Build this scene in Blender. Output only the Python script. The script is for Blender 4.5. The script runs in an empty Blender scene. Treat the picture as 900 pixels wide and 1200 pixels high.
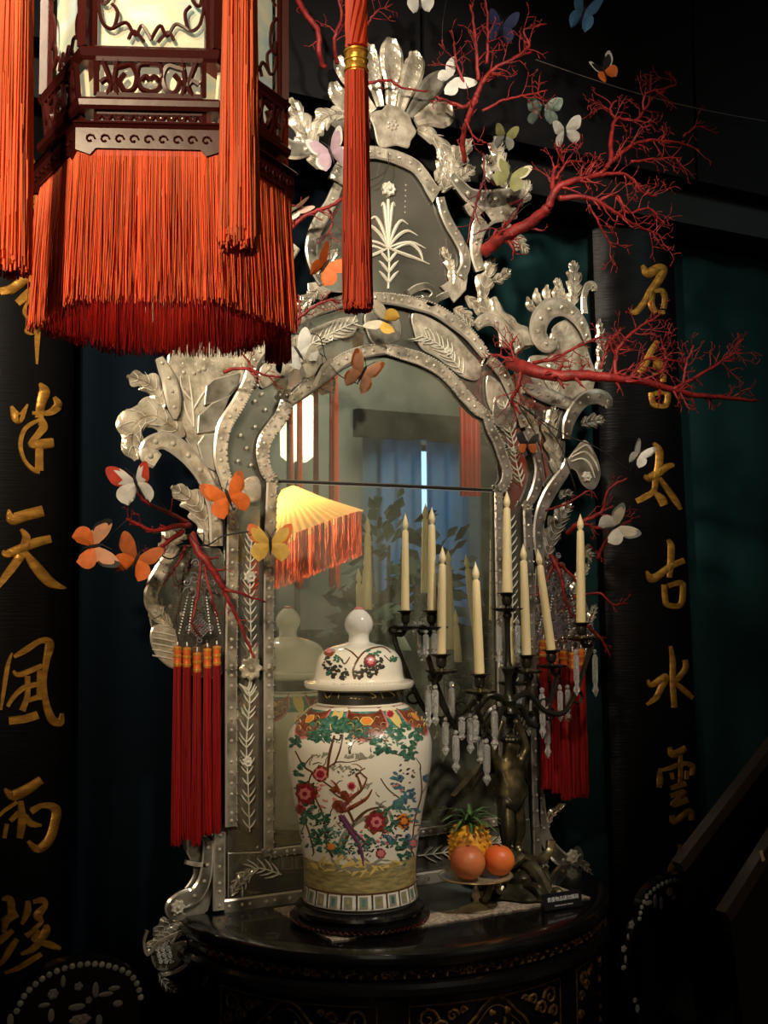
import bpy, bmesh, math, random
from mathutils import Vector, Matrix
from mathutils.bvhtree import BVHTree
from mathutils.geometry import tessellate_polygon
PI = math.pi
random.seed(7)
S = bpy.context.scene
COL = S.collection

# ------------------------------------------------------------ camera
F = 1320.0
YAW, PIT, ROLL = math.radians(27.5), math.atan(100/F), 0.006
CP = Vector((-1.126, -2.464, 1.5))
fw = Vector((math.sin(YAW)*math.cos(PIT), math.cos(YAW)*math.cos(PIT), math.sin(PIT)))
r0 = Vector((math.cos(YAW), -math.sin(YAW), 0))
u0 = r0.cross(fw)
rt = r0*math.cos(ROLL) - u0*math.sin(ROLL)
up = u0*math.cos(ROLL) + r0*math.sin(ROLL)
cd = bpy.data.cameras.new('camera'); cam = bpy.data.objects.new('camera', cd); COL.objects.link(cam)
M3 = Matrix((rt, up, -fw)).transposed()
cam.matrix_world = Matrix.Translation(CP) @ M3.to_4x4()
cd.sensor_fit = 'VERTICAL'; cd.sensor_height = 36; cd.lens = F/1200*36
cd.clip_start = 0.05; cd.clip_end = 60
S.camera = cam

# ------------------------------------------------------------ world, lights, exposure
w = bpy.data.worlds.new('world'); S.world = w; w.use_nodes = True
w.node_tree.nodes['Background'].inputs[0].default_value = (.30, .40, .50, 1)
w.node_tree.nodes['Background'].inputs[1].default_value = 0.02
S.view_settings.view_transform = 'Standard'; S.view_settings.look = 'None'
S.view_settings.exposure = 0.12; S.view_settings.gamma = 1; S.view_settings.use_curve_mapping = False

def area(name, loc, target, size, watts, col, spread=180):
    l = bpy.data.lights.new(name, 'AREA'); l.energy = watts; l.color = col; l.size = size; l.spread = math.radians(spread)
    o = bpy.data.objects.new(name, l); COL.objects.link(o); o.location = loc
    d = Vector(target) - Vector(loc); o.rotation_euler = d.to_track_quat('-Z', 'Y').to_euler(); return o
def spot(name, loc, target, watts, col, ang=50, blend=.6, rad=.08):
    l = bpy.data.lights.new(name, 'SPOT'); l.energy = watts; l.color = col; l.spot_size = math.radians(ang); l.spot_blend = blend; l.shadow_soft_size = rad
    o = bpy.data.objects.new(name, l); COL.objects.link(o); o.location = loc
    d = Vector(target) - Vector(loc); o.rotation_euler = d.to_track_quat('-Z', 'Y').to_euler(); return o
spot('ceiling_spot_key', (-2.2, -2.2, 3.25), (-0.05, 0, 2.3), 520, (1, .82, .60), 38, .9, .10)
spot('ceiling_spot_centre', (-.2, -2.0, 3.4), (.40, 0, 2.3), 170, (1, .86, .68), 44, .9, .08)
spot('ceiling_spot_lantern', (-2.3, -3.0, 2.75), (-1.0, -1.1, 2.12), 300, (1, .76, .48), 31, .8, .10)
area('room_fill', (-2.4, -4.5, 2.2), (0.2, 0, 1.3), 1.6, 4, (1, .86, .72))
spot('fill_spot_jar', (.45, -2.3, 3.5), (0.12, -.2, 1.10), 210, (1, .87, .70), 24, .9, .10)  # no visible fitting: spot added to keep the jar lit to its foot
spot('fill_spot_curtain', (2.3, -1.6, 3.2), (1.9, .3, 2.4), 14, (.62, .86, .80), 70, 1, .2)  # dim cool fill added for the teal curtain, no lamp there

# ------------------------------------------------------------ projection helpers (camera ray -> real plane)
def ray(u, v): return (rt*((u-450)/F) + up*((600-v)/F) + fw)
def W(u, v, Y=0.0):
    d = ray(u, v); t = (Y-CP.y)/d.y; return CP + d*t
def WD(u, v, D): return CP + ray(u, v)*D
def WZ(u, v, z):
    d = ray(u, v); return CP + d*((z-CP.z)/d.z)
def RP(u, v, Y):      # real place of something seen in the mirror (glass plane y=0)
    p = W(u, v, Y); return Vector((p.x, -p.y, p.z))
def zat(v, x, y):
    a = Vector((x, y, 0))-CP; k = (600-v)/F
    return (k*a.dot(fw)-a.dot(up))/(up.z-k*fw.z)
def scl(u, v, Y=0.0): return (W(u, v, Y)-CP).dot(fw)/F

# ------------------------------------------------------------ materials
MAT = {}
def mat(name, col, rough=.5, metal=0, bump=0, bscale=40, var=0, vscale=8, col2=None, trans=0, ior=1.45, emit=0, ecol=None, island=0, coat=0, sheen=0, translucent=0, vec=None, dist=.002, spec=.5, sss=0, alpha=1):
    m = bpy.data.materials.new(name); m.use_nodes = True; nt = m.node_tree; N = nt.nodes; L = nt.links
    b = N['Principled BSDF']
    b.inputs['Base Color'].default_value = (*col, 1); b.inputs['Roughness'].default_value = rough; b.inputs['Metallic'].default_value = metal
    b.inputs['Transmission Weight'].default_value = trans; b.inputs['IOR'].default_value = ior; b.inputs['Coat Weight'].default_value = coat
    b.inputs['Specular IOR Level'].default_value = spec
    if sss: b.inputs['Subsurface Weight'].default_value = sss; b.inputs['Subsurface Radius'].default_value = (.02, .012, .006)
    if emit: b.inputs['Emission Color'].default_value = (*(ecol or col), 1); b.inputs['Emission Strength'].default_value = emit
    tc = N.new('ShaderNodeTexCoord'); mp = N.new('ShaderNodeMapping'); L.new(tc.outputs['Object'], mp.inputs[0])
    if vec: mp.inputs['Scale'].default_value = vec
    src = None
    if var or col2:
        n = N.new('ShaderNodeTexNoise'); n.inputs['Scale'].default_value = vscale; n.inputs['Detail'].default_value = 6; L.new(mp.outputs[0], n.inputs[0])
        rp = N.new('ShaderNodeValToRGB'); L.new(n.outputs[0], rp.inputs[0]); rp.color_ramp.elements[0].position = .36; rp.color_ramp.elements[1].position = .66
        c2 = col2 or tuple(c*(1-var) for c in col)
        rp.color_ramp.elements[0].color = (*c2, 1); rp.color_ramp.elements[1].color = (*col, 1); src = rp.outputs[0]
    if island:
        g = N.new('ShaderNodeNewGeometry'); hs = N.new('ShaderNodeMapRange'); hs.inputs[3].default_value = 1-island; hs.inputs[4].default_value = 1+island
        L.new(g.outputs['Random Per Island'], hs.inputs[0]); mx = N.new('ShaderNodeMix'); mx.data_type = 'RGBA'; mx.blend_type = 'MULTIPLY'; mx.inputs[0].default_value = 1
        if src: L.new(src, mx.inputs[6])
        else: mx.inputs[6].default_value = (*col, 1)
        L.new(hs.outputs[0], mx.inputs[7]); src = mx.outputs[2]
    if src: L.new(src, b.inputs['Base Color'])
    if bump:
        n = N.new('ShaderNodeTexNoise'); n.inputs['Scale'].default_value = bscale; n.inputs['Detail'].default_value = 4; L.new(mp.outputs[0], n.inputs[0])
        bp = N.new('ShaderNodeBump'); bp.inputs['Strength'].default_value = bump; bp.inputs['Distance'].default_value = dist; L.new(n.outputs[0], bp.inputs['Height']); L.new(bp.outputs[0], b.inputs['Normal'])
    if translucent:
        t = N.new('ShaderNodeBsdfTranslucent'); ms = N.new('ShaderNodeMixShader'); ms.inputs[0].default_value = translucent
        if src: L.new(src, t.inputs[0])
        else: t.inputs[0].default_value = (*col, 1)
        L.new(b.outputs[0], ms.inputs[1]); L.new(t.outputs[0], ms.inputs[2]); L.new(ms.outputs[0], N['Material Output'].inputs[0])
    MAT[name] = m; return m
mat('wall', (.004, .014, .019), .8, bump=.2, bscale=30)
mat('curtain_navy', (.0016, .0050, .0095), .85, spec=.08, bump=.4, bscale=300, vec=(1, 1, .3))
mat('pewter', (.30, .30, .34), .25, .5)
mat('curtain', (.006, .026, .028), .85, spec=.1, bump=.4, bscale=300, vec=(1, 1, .3))
mat('charcoal', (.0048, .0048, .0062), .7, spec=.2, bump=.15, bscale=20)
mat('beam', (.002, .002, .0025), .6)
mat('lacquer', (.0045, .004, .0045), .20, bump=.12, bscale=60, coat=.4, dist=.001)
mat('board_black', (.0022, .0022, .003), .42, bump=.5, bscale=14, vec=(1, 1, 14), dist=.002, spec=.22)
mat('gold_leaf', (.62, .33, .055), .42, .55, bump=.6, bscale=90, col2=(.36, .17, .03), vscale=30, vec=(1, 1, 2.5))
mat('gold_dull', (.23, .13, .04), .5, .5, bump=.6, bscale=120, col2=(.07, .03, .012), vscale=70)
mat('orn', (.82, .76, .62), .20, .50, bump=1, bscale=34, col2=(.30, .27, .20), vscale=24, dist=.006)
mat('orn_dark', (.52, .50, .43), .22, .6, bump=.7, bscale=22, col2=(.15, .14, .11), vscale=14, dist=.004)
mat('rail', (.56, .53, .43), .22, .55, bump=.7, bscale=45, col2=(.17, .16, .125), vscale=22, dist=.003)
mat('bevel_edge', (.80, .76, .66), .22, .7)
mat('seam_dark', (.02, .018, .015), .5)
mat('stud', (.72, .68, .58), .06, .55, coat=1)
mat('etch', (.56, .55, .47), .5, .1, bump=.4, bscale=200)
mat('panelm', (.60, .57, .48), .07, .86, bump=.12, bscale=9, col2=(.30, .29, .24), vscale=5, dist=.004)
mat('foil', (.74, .72, .70), .14, .95, bump=1, bscale=55, dist=.012)
mat('silk_orange', (.80, .085, .022), .55, island=.38, translucent=.38)
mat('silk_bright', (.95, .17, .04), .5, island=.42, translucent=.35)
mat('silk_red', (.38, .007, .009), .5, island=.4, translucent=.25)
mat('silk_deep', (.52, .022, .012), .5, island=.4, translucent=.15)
mat('cap_gold', (.85, .48, .08), .3, .7, bump=.3, bscale=150)
mat('cap_orange', (.75, .16, .03), .35, .3)
mat('rosewood', (.045, .007, .006), .30, bump=.15, bscale=30, coat=.15, spec=.35)
mat('pane_paint', (.58, .66, .58), .3, col2=(.30, .43, .38), vscale=9, vec=(1, 1, 2), emit=0)
nt = MAT['pane_paint'].node_tree; rp = [n for n in nt.nodes if n.type == 'VALTORGB'][0]
e = rp.color_ramp.elements.new(.52); e.color = (.55, .52, .34, 1)
nt.links.new(rp.outputs[0], nt.nodes['Principled BSDF'].inputs['Emission Color']); nt.nodes['Principled BSDF'].inputs['Emission Strength'].default_value = .30
mat('pane_cream', (.80, .70, .45), .5, emit=.30, ecol=(.85, .74, .48))
mat('coral', (.26, .014, .012), .55, bump=.9, bscale=160, col2=(.12, .005, .006), vscale=45, dist=.002)
mat('coral_dark', (.12, .007, .012), .5, bump=.9, bscale=160, col2=(.09, .005, .007), vscale=45, dist=.002)
mat('twig_black', (.012, .010, .010), .5)
mat('porcelain', (.76, .74, .64), .10, coat=.5, spec=.6)
mat('knob_white', (.80, .78, .72), .08, coat=.5)
mat('p_green', (.075, .20, .13), .25, col2=(.02, .07, .05), vscale=120)
mat('p_teal', (.12, .30, .24), .25, col2=(.04, .13, .11), vscale=90)
mat('p_brown', (.10, .045, .022), .3)
mat('p_ink', (.035, .035, .028), .3)
mat('p_red', (.36, .035, .05), .25, col2=(.17, .012, .025), vscale=160)
mat('p_pink', (.62, .20, .20), .25)
mat('p_orange', (.72, .25, .04), .25)
mat('p_rust', (.26, .075, .03), .3, col2=(.10, .02, .012), vscale=110)
mat('p_purple', (.14, .05, .11), .3)
mat('p_blue', (.09, .22, .28), .3, col2=(.04, .09, .14), vscale=120)
mat('p_olive', (.42, .34, .14), .3, col2=(.19, .17, .07), vscale=40, vec=(1, 1, 4))
mat('p_yellow', (.66, .52, .18), .3)
mat('p_grey', (.26, .25, .20), .3)
mat('bronze', (.030, .028, .020), .30, .6, bump=.5, bscale=60, dist=.002)
mat('bronze_wear', (.22, .19, .10), .30, .8, bump=.5, bscale=60, col2=(.04, .035, .02), vscale=25)
mat('crystal', (.93, .95, .95), .03, trans=.80, ior=1.55)
mat('wax', (.78, .66, .38), .42, sss=.25)
mat('wax_tip', (.86, .74, .46), .35, sss=.35)
mat('weave', (.60, .50, .38), .8, bump=1, bscale=260, col2=(.20, .16, .13), vscale=140, dist=.003)
mat('mat_painted_reflection', (.10, .13, .135), .35, col2=(.02, .022, .022), vscale=9, bump=.4, bscale=40)  # blue-grey patches: a glass reflection painted into the mat colour
mat('glass_plate', (.80, .70, .50), .08, trans=.7, ior=1.45)
mat('plate_rim', (.8, .6, .3), .2, .8)
mat('orange_skin', (.62, .20, .07), .42, bump=.5, bscale=130, dist=.001, col2=(.42, .09, .03), vscale=9)
mat('orange_bright', (.85, .21, .05), .42, bump=.5, bscale=130, dist=.001, col2=(.70, .10, .02), vscale=8)
mat('pine_skin', (.75, .40, .03), .5, col2=(.40, .17, .02), vscale=60)
mat('pine_leaf', (.09, .19, .045), .45, col2=(.04, .10, .03), vscale=30)
mat('sign_black', (.01, .01, .012), .3)
mat('print_white', (.8, .8, .8), .5)
mat('nacre', (.66, .66, .60), .22, .2, col2=(.38, .42, .36), vscale=60)
mat('nacre_dim', (.33, .32, .28), .3, .2)
mat('bronze_olive', (.16, .15, .09), .28, .7, bump=.5, bscale=60, col2=(.03, .028, .02), vscale=20)
mat('brown_edge', (.034, .024, .019), .5, bump=.5, bscale=20, vec=(1, 1, .2))
mat('paper', (.6, .55, .45), .7)
mat('wire_grey', (.18, .17, .16), .4)
for nm, c in dict(white=(.80, .80, .74), ivory=(.78, .72, .55), orange=(.85, .19, .03), rust=(.55, .14, .03), yellow=(.80, .50, .09), blue=(.10, .26, .48), navy=(.03, .04, .12), mint=(.45, .62, .55), lilac=(.55, .40, .48), pinkish=(.78, .55, .45), peach=(.82, .40, .22), red=(.60, .06, .03), black=(.012, .01, .012), lime=(.30, .31, .12), grey=(.30, .32, .30)).items():
    mat('wing_'+nm, tuple(x*.8 for x in c), .6, bump=.3, bscale=200, col2=tuple(x*.62 for x in c), vscale=55, translucent=.15)
# old mirror glass: silver plus a cloudy tarnish
m = bpy.data.materials.new('old_mirror'); m.use_nodes = True; MAT['old_mirror'] = m; nt = m.node_tree; N = nt.nodes; L = nt.links
b = N['Principled BSDF']; b.inputs['Metallic'].default_value = 1; b.inputs['Base Color'].default_value = (.70, .71, .62, 1); b.inputs['Roughness'].default_value = .012
df = N.new('ShaderNodeBsdfDiffuse'); df.inputs[0].default_value = (.34, .35, .26, 1)
tc = N.new('ShaderNodeTexCoord'); n1 = N.new('ShaderNodeTexNoise'); n1.inputs['Scale'].default_value = 5; n1.inputs['Detail'].default_value = 8; n1.inputs['Roughness'].default_value = .65
L.new(tc.outputs['Object'], n1.inputs[0]); mr = N.new('ShaderNodeMapRange'); mr.inputs[1].default_value = .35; mr.inputs[2].default_value = .75; mr.inputs[3].default_value = .08; mr.inputs[4].default_value = .42
L.new(n1.outputs[0], mr.inputs[0]); ms = N.new('ShaderNodeMixShader'); L.new(mr.outputs[0], ms.inputs[0]); L.new(b.outputs[0], ms.inputs[1]); L.new(df.outputs[0], ms.inputs[2]); L.new(ms.outputs[0], N['Material Output'].inputs[0])

# ------------------------------------------------------------ object helpers
def link(name, me, parent=None):
    o = bpy.data.objects.new(name, me); COL.objects.link(o)
    if parent: o.parent = parent
    return o
def tag(o, label=None, cat=None, group=None, kind=None):
    if label: o['label'] = label
    if cat: o['category'] = cat
    if group: o['group'] = group
    if kind: o['kind'] = kind
    return o
def thing(name, label, cat, loc=(0, 0, 0), group=None):
    o = link(name, None); o.location = loc; o.empty_display_size = .05; return tag(o, label, cat, group)
class G:
    def __init__(s): s.v = []; s.f = []; s.m = []
    def add(s, vs, fs, mi=0):
        k = len(s.v); s.v += [tuple(p) for p in vs]; s.f += [tuple(i+k for i in f) for f in fs]; s.m += [mi]*len(fs); return s
    def box(s, c, d, mi=0, M=None):
        c = Vector(c); h = Vector(d)/2
        vs = [Vector((x*h.x, y*h.y, z*h.z)) for x in (-1, 1) for y in (-1, 1) for z in (-1, 1)]
        vs = [(M @ p if M else p)+c for p in vs]
        return s.add(vs, [(0, 1, 3, 2), (4, 6, 7, 5), (0, 4, 5, 1), (2, 3, 7, 6), (0, 2, 6, 4), (1, 5, 7, 3)], mi)
    def tube(s, P, R, n=6, mi=0, cap=True, flat=1):
        P = [Vector(p) for p in P]; L = len(P)
        if not hasattr(R, '__len__'): R = [R]*L
        t0 = (P[1]-P[0]).normalized(); a = t0.orthogonal().normalized(); vs = []
        for i in range(L):
            t = (P[min(i+1, L-1)]-P[max(i-1, 0)])
            t = t.normalized() if t.length > 1e-9 else t0
            a = (a - t*a.dot(t)); a = a.normalized() if a.length > 1e-6 else t.orthogonal().normalized(); bb = t.cross(a)
            vs += [P[i]+(a*math.cos(2*PI*k/n)+bb*math.sin(2*PI*k/n)*flat)*R[i] for k in range(n)]
        fs = [(i*n+k, i*n+(k+1) % n, (i+1)*n+(k+1) % n, (i+1)*n+k) for i in range(L-1) for k in range(n)]
        if cap: fs += [tuple(range(n-1, -1, -1)), tuple((L-1)*n+k for k in range(n))]
        return s.add(vs, fs, mi)
    def lathe(s, prof, n=32, c=(0, 0, 0), mi=0, M=None, ripple=None):
        c = Vector(c); vs = []
        for r, z in prof:
            for k in range(n):
                a = 2*PI*k/n; rr = r*(1+(ripple(a, z) if ripple else 0)); p = Vector((rr*math.cos(a), rr*math.sin(a), z))
                vs.append((M @ p if M else p)+c)
        fs = [(i*n+k, i*n+(k+1) % n, (i+1)*n+(k+1) % n, (i+1)*n+k) for i in range(len(prof)-1) for k in range(n)]
        fs += [tuple(range(n-1, -1, -1)), tuple((len(prof)-1)*n+k for k in range(n))]
        return s.add(vs, fs, mi)
    def sph(s, c, r, nu=12, nv=8, sc=(1, 1, 1), mi=0, M=None):
        c = Vector(c); prof = [(math.sin(PI*i/nv)*r, -math.cos(PI*i/nv)*r) for i in range(nv+1)]; prof[0] = (r*.02, -r); prof[-1] = (r*.02, r)
        vs = []
        for rr, z in prof:
            for k in range(nu):
                a = 2*PI*k/nu; p = Vector((rr*math.cos(a)*sc[0], rr*math.sin(a)*sc[1], z*sc[2])); vs.append((M @ p if M else p)+c)
        fs = [(i*nu+k, i*nu+(k+1) % nu, (i+1)*nu+(k+1) % nu, (i+1)*nu+k) for i in range(nv) for k in range(nu)]
        fs += [tuple(range(nu-1, -1, -1)), tuple(nv*nu+k for k in range(nu))]
        return s.add(vs, fs, mi)
    def mesh(s, name, mats, smooth=True, origin=None):
        me = bpy.data.meshes.new(name)
        vs = s.v if origin is None else [tuple(Vector(p)-Vector(origin)) for p in s.v]
        me.from_pydata(vs, [], s.f); me.polygons.foreach_set('material_index', s.m)
        if smooth: me.polygons.foreach_set('use_smooth', [True]*len(s.f))
        for x in (mats if isinstance(mats, (list, tuple)) else [mats]): me.materials.append(MAT[x])
        me.update(); return me
    def obj(s, name, mats, parent=None, smooth=True, origin=None, autos=35):
        o0 = origin
        me = s.mesh(name, mats, smooth, origin if not parent else (parent.location if origin is None else origin))
        if smooth and autos:
            try: me.set_sharp_from_angle(angle=math.radians(autos))
            except Exception: pass
        o = link(name, me, parent)
        if not parent and origin is not None: o.location = origin
        return o
def cr(pts, n=6, closed=False):     # Catmull-Rom through the points (any dimension)
    pts = [tuple(p) for p in pts]; L = len(pts)
    if L < 3 and not closed: 
        return [tuple(a+(b-a)*i/n for a, b in zip(pts[0], pts[1])) for i in range(n+1)]
    out = []
    for i in range(L if closed else L-1):
        g = (lambda k: pts[k % L]) if closed else (lambda k: pts[min(max(k, 0), L-1)])
        p0, p1, p2, p3 = g(i-1), g(i), g(i+1), g(i+2)
        for j in range(n):
            t = j/n
            out.append(tuple(.5*(2*b+(c-a)*t+(2*a-5*b+4*c-d)*t*t+(3*b-a-3*c+d)*t**3) for a, b, c, d in zip(p0, p1, p2, p3)))
    if not closed: out.append(pts[-1])
    return out
def copy_tree(o, parent=None):
    c = o.copy(); COL.objects.link(c)
    if parent: c.parent = parent
    for ch in list(o.children): copy_tree(ch, c)
    return c
def bvh_of(g): return BVHTree.FromPolygons([Vector(p) for p in g.v], g.f)
def hit(bvh, u, v):
    p, n, i, d = bvh.ray_cast(CP, ray(u, v).normalized())
    if p is None: return None, None
    if n.dot(ray(u, v)) > 0: n = -n
    return p, n
# ribbon painted / laid on a surface found along camera rays, raised in the middle
def lay(g, bvh, stroke, lift=.003, base=.0005, n=5, wmul=1.0, fl=.55):
    P = cr(stroke, n); L = len(P); rows = []
    for i in range(L):
        a = P[max(i-1, 0)]; c = P[min(i+1, L-1)]; tx, ty = c[0]-a[0], c[1]-a[1]; q = math.hypot(tx, ty) or 1; nx, ny = -ty/q, tx/q
        x, y = P[i][:2]; wd = (P[i][2] if len(P[i]) > 2 else 2)*.5*wmul; row = []
        for k, h in ((-1, base), (-fl, lift), (fl, lift), (1, base)):
            p, nn = hit(bvh, x+nx*wd*k, y+ny*wd*k)
            if p is None: row = None; break
            row.append(p+nn*h)
        if row: rows.append(row)
        else:
            if len(rows) > 1: g.add([p for r in rows for p in r], [(j*4+k, j*4+k+1, j*4+k+5, j*4+k+4) for j in range(len(rows)-1) for k in range(3)])
            rows = []
    if len(rows) > 1: g.add([p for r in rows for p in r], [(j*4+k, j*4+k+1, j*4+k+5, j*4+k+4) for j in range(len(rows)-1) for k in range(3)])
def blob(g, bvh, u, v, rx, ry, n=8, lobes=0, lift=.0006, rot=0, jag=.25):
    p, nn = hit(bvh, u, v)
    if p is None: return
    vs = [p+nn*(lift+.0008)]
    ph = random.random()*6
    for k in range(n):
        a = 2*PI*k/n; q = 1+(jag*math.sin(lobes*a+ph) if lobes else random.uniform(-jag, jag))
        x = rx*q*math.cos(a); y = ry*q*math.sin(a); c, s_ = math.cos(rot), math.sin(rot)
        p, nn = hit(bvh, u+x*c-y*s_, v+x*s_+y*c)
        if p is None: return
        vs.append(p+nn*lift)
    g.add(vs, [(0, 1+k, 1+(k+1) % n) for k in range(n)])
# ============================================================ setting
def struct(o): o['kind'] = 'structure'; return o
ZC = 4.4
def wallbox(name, c, d, m): g = G(); g.box(c, d); return struct(g.obj(name, m, smooth=False))
mat('floor', (.03, .018, .012), .3, bump=.2, bscale=8); mat('far_wall', (.36, .34, .26), .8, col2=(.18, .18, .14), vscale=1.6, bump=.2, bscale=20)
mat('ceil', (.05, .055, .05), .8)
wallbox('floor', (1, -2.7, -.05), (8.2, 6.8, .1), 'floor')
wallbox('ceiling', (1, -2.7, ZC+.05), (8.2, 6.8, .1), 'ceil')
wallbox('wall_back', (1, .37, ZC/2), (8.2, .1, ZC), 'wall')
wallbox('wall_front', (1, -6.1, ZC/2), (8.2, .1, ZC), 'far_wall')
wallbox('wall_left', (-3.05, -2.7, ZC/2), (.1, 6.8, ZC), 'far_wall')
wallbox('wall_right', (5.05, -2.7, ZC/2), (.1, 6.8, ZC), 'far_wall')
# beam across the back wall and the charcoal valance boards above it
Yb = .02
bz0 = W(700, 243, Yb+.1).z; bz1 = W(700, 203, Yb+.1).z
wallbox('trim_1', (1.6, .21, (bz0+bz1)/2), (6.6, .2, bz1-bz0), 'beam')
for i in range(7):
    x0 = -1.6+i*.95
    g = G(); g.box((x0+.475, .16, (bz1+ZC-.02)/2+.004), (.938, .24, ZC-bz1-.02)); struct(g.obj('trim_%d' % (i+2), 'charcoal', smooth=False))
def curtain(x0, x1, y, z0, z1, m, label, amp=.012, per=.16, nx=None, group=None):
    nx = nx or int((x1-x0)/.02); nz = 10; vs = []
    for j in range(nz+1):
        z = z0+(z1-z0)*j/nz
        for i in range(nx+1):
            x = x0+(x1-x0)*i/nx; a = amp*(1+.35*math.sin(x*3.1))
            vs.append((x, y+a*math.sin(2*PI*x/per+.5*math.sin(x*5+z*.6)), z))
    g = G(); g.add(vs, [(j*(nx+1)+i, j*(nx+1)+i+1, (j+1)*(nx+1)+i+1, (j+1)*(nx+1)+i) for j in range(nz) for i in range(nx)])
    # back layer gives the cloth a thickness
    g.add([(a, b+.004, c) for a, b, c in vs], [(j*(nx+1)+i, (j+1)*(nx+1)+i, (j+1)*(nx+1)+i+1, j*(nx+1)+i+1) for j in range(nz) for i in range(nx)])
    o = g.obj('curtain', m, autos=0, origin=((x0+x1)/2, y, z0)); return tag(o, label, 'curtain', group)
curtain(-1.5, .25, .275, .02, bz0-.01, 'curtain_navy', 'dark navy curtain hanging behind the left half of the silver mirror')
curtain(.27, 3.6, .275, .02, bz0-.01, 'curtain', 'dark teal curtain hanging on the right, behind the right calligraphy board', per=.22)
# thin pale cord strung across the dark boards
g = G(); a = W(628, 70, 0); b = W(897, 142, 0); P = [a.lerp(b, i/20)+Vector((0, 0, -.02*math.sin(PI*i/20))) for i in range(21)]
g.tube(P, .0013, 5); tag(g.obj('cord', 'wire_grey', origin=a), 'thin pale cord strung in front of the dark boards at top right', 'cord')

# ============================================================ calligraphy boards
LEFT = [[[(32,180,8),(37,196,12)],[(30,216,10),(49,206,14)],[(50,225,8),(40,235,6),(49,238,6),(33,246,4)]],
[[(50,266,8),(60,272,4)]],
[[(0,342,9),(15,338,10),(35,322,11),(48,318,8),(60,315,6)],[(49,308,5),(47,350,8),(44,385,7),(43,427,2)],[(20,356,8),(35,343,10),(50,333,7)],[(35,350,3),(28,365,3.5),(35,378,3),(30,388,3),(38,391,4),(50,380,3.5),(56,360,3)],[(28,318,3),(36,330,5)],[(33,372,3),(46,372,3)]],
[[(13,476,3),(19,488,11),(24,490,9),(32,474,2)],[(46,449,2),(52,459,12),(48,473,10),(46,490,9)],[(63,465,3),(68,475,9),(60,483,8),(50,485,5),(37,484,4)],[(46,490,8),(51,500,9),(46,508,8),(36,520,6),(45,521,11),(62,519,10)],[(46,492,4),(30,502,5),(24,520,5),(28,538,4),(38,550,5),(46,552,8)],[(46,520,8),(46,552,9)]],
[[(10,597,2),(14,608,12),(30,604,12),(50,599,12)],[(24,620,3),(31,630,9),(27,645,10),(22,655,10),(8,674,9),(-3,688,6)],[(3,645,3),(8,649,9),(25,643,10),(42,636,10),(59,632,9)],[(30,648,6),(42,664,11),(56,680,11),(68,687,7),(76,689,2)]],
[[(14,765,2),(9,780,5),(5,805,5),(1,832,3)],[(16,770,4),(30,762,7),(48,751,6),(58,755,10),(54,775,7),(51,800,6),(54,825,7),(61,843,9),(70,847,8),(72,836,3)],[(15,786,3),(22,791,6),(38,785,6),(49,780,5)],[(32,792,6),(32,815,6),(26,833,7)],[(9,828,4),(15,818,5),(28,806,6),(45,802,6)],[(33,821,5),(47,816,6)],[(46,785,5),(46,820,6)],[(10,845,9),(28,843,9),(44,838,9)]],
[[(5,924,3),(15,932,11),(32,925,11),(48,914,9)],[(20,940,4),(5,950,4),(-3,958,3)],[(24,938,6),(26,960,9),(23,982,7)],[(8,965,5),(5,982,5)],[(12,962,5),(22,952,6)],[(36,950,6),(50,944,6),(65,948,10),(64,965,10),(57,985,10),(44,995,9),(32,985,4)],[(28,955,7),(36,965,8),(48,967,3)],[(36,952,6),(45,946,5)]],
[[(2,1053,4),(12,1055,9),(12,1075,8),(2,1080,7)],[(20,1070,9),(8,1078,9),(4,1092,5)],[(15,1090,5),(5,1098,8),(-3,1105,6)],[(32,1055,5),(32,1068,8),(25,1083,4)],[(38,1057,4),(50,1055,7),(52,1062,6),(44,1073,10),(48,1080,5),(38,1090,4)],[(53,1083,5),(54,1090,9),(48,1100,9),(38,1112,7),(24,1118,3)],[(30,1097,6),(40,1090,4),(45,1093,4),(38,1100,5),(50,1105,7),(60,1108,8),(70,1111,4)],[(48,1118,5),(35,1126,6),(20,1135,5),(5,1140,3)],[(20,1100,5),(12,1112,8),(4,1125,6),(-2,1131,4)]]]
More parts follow.
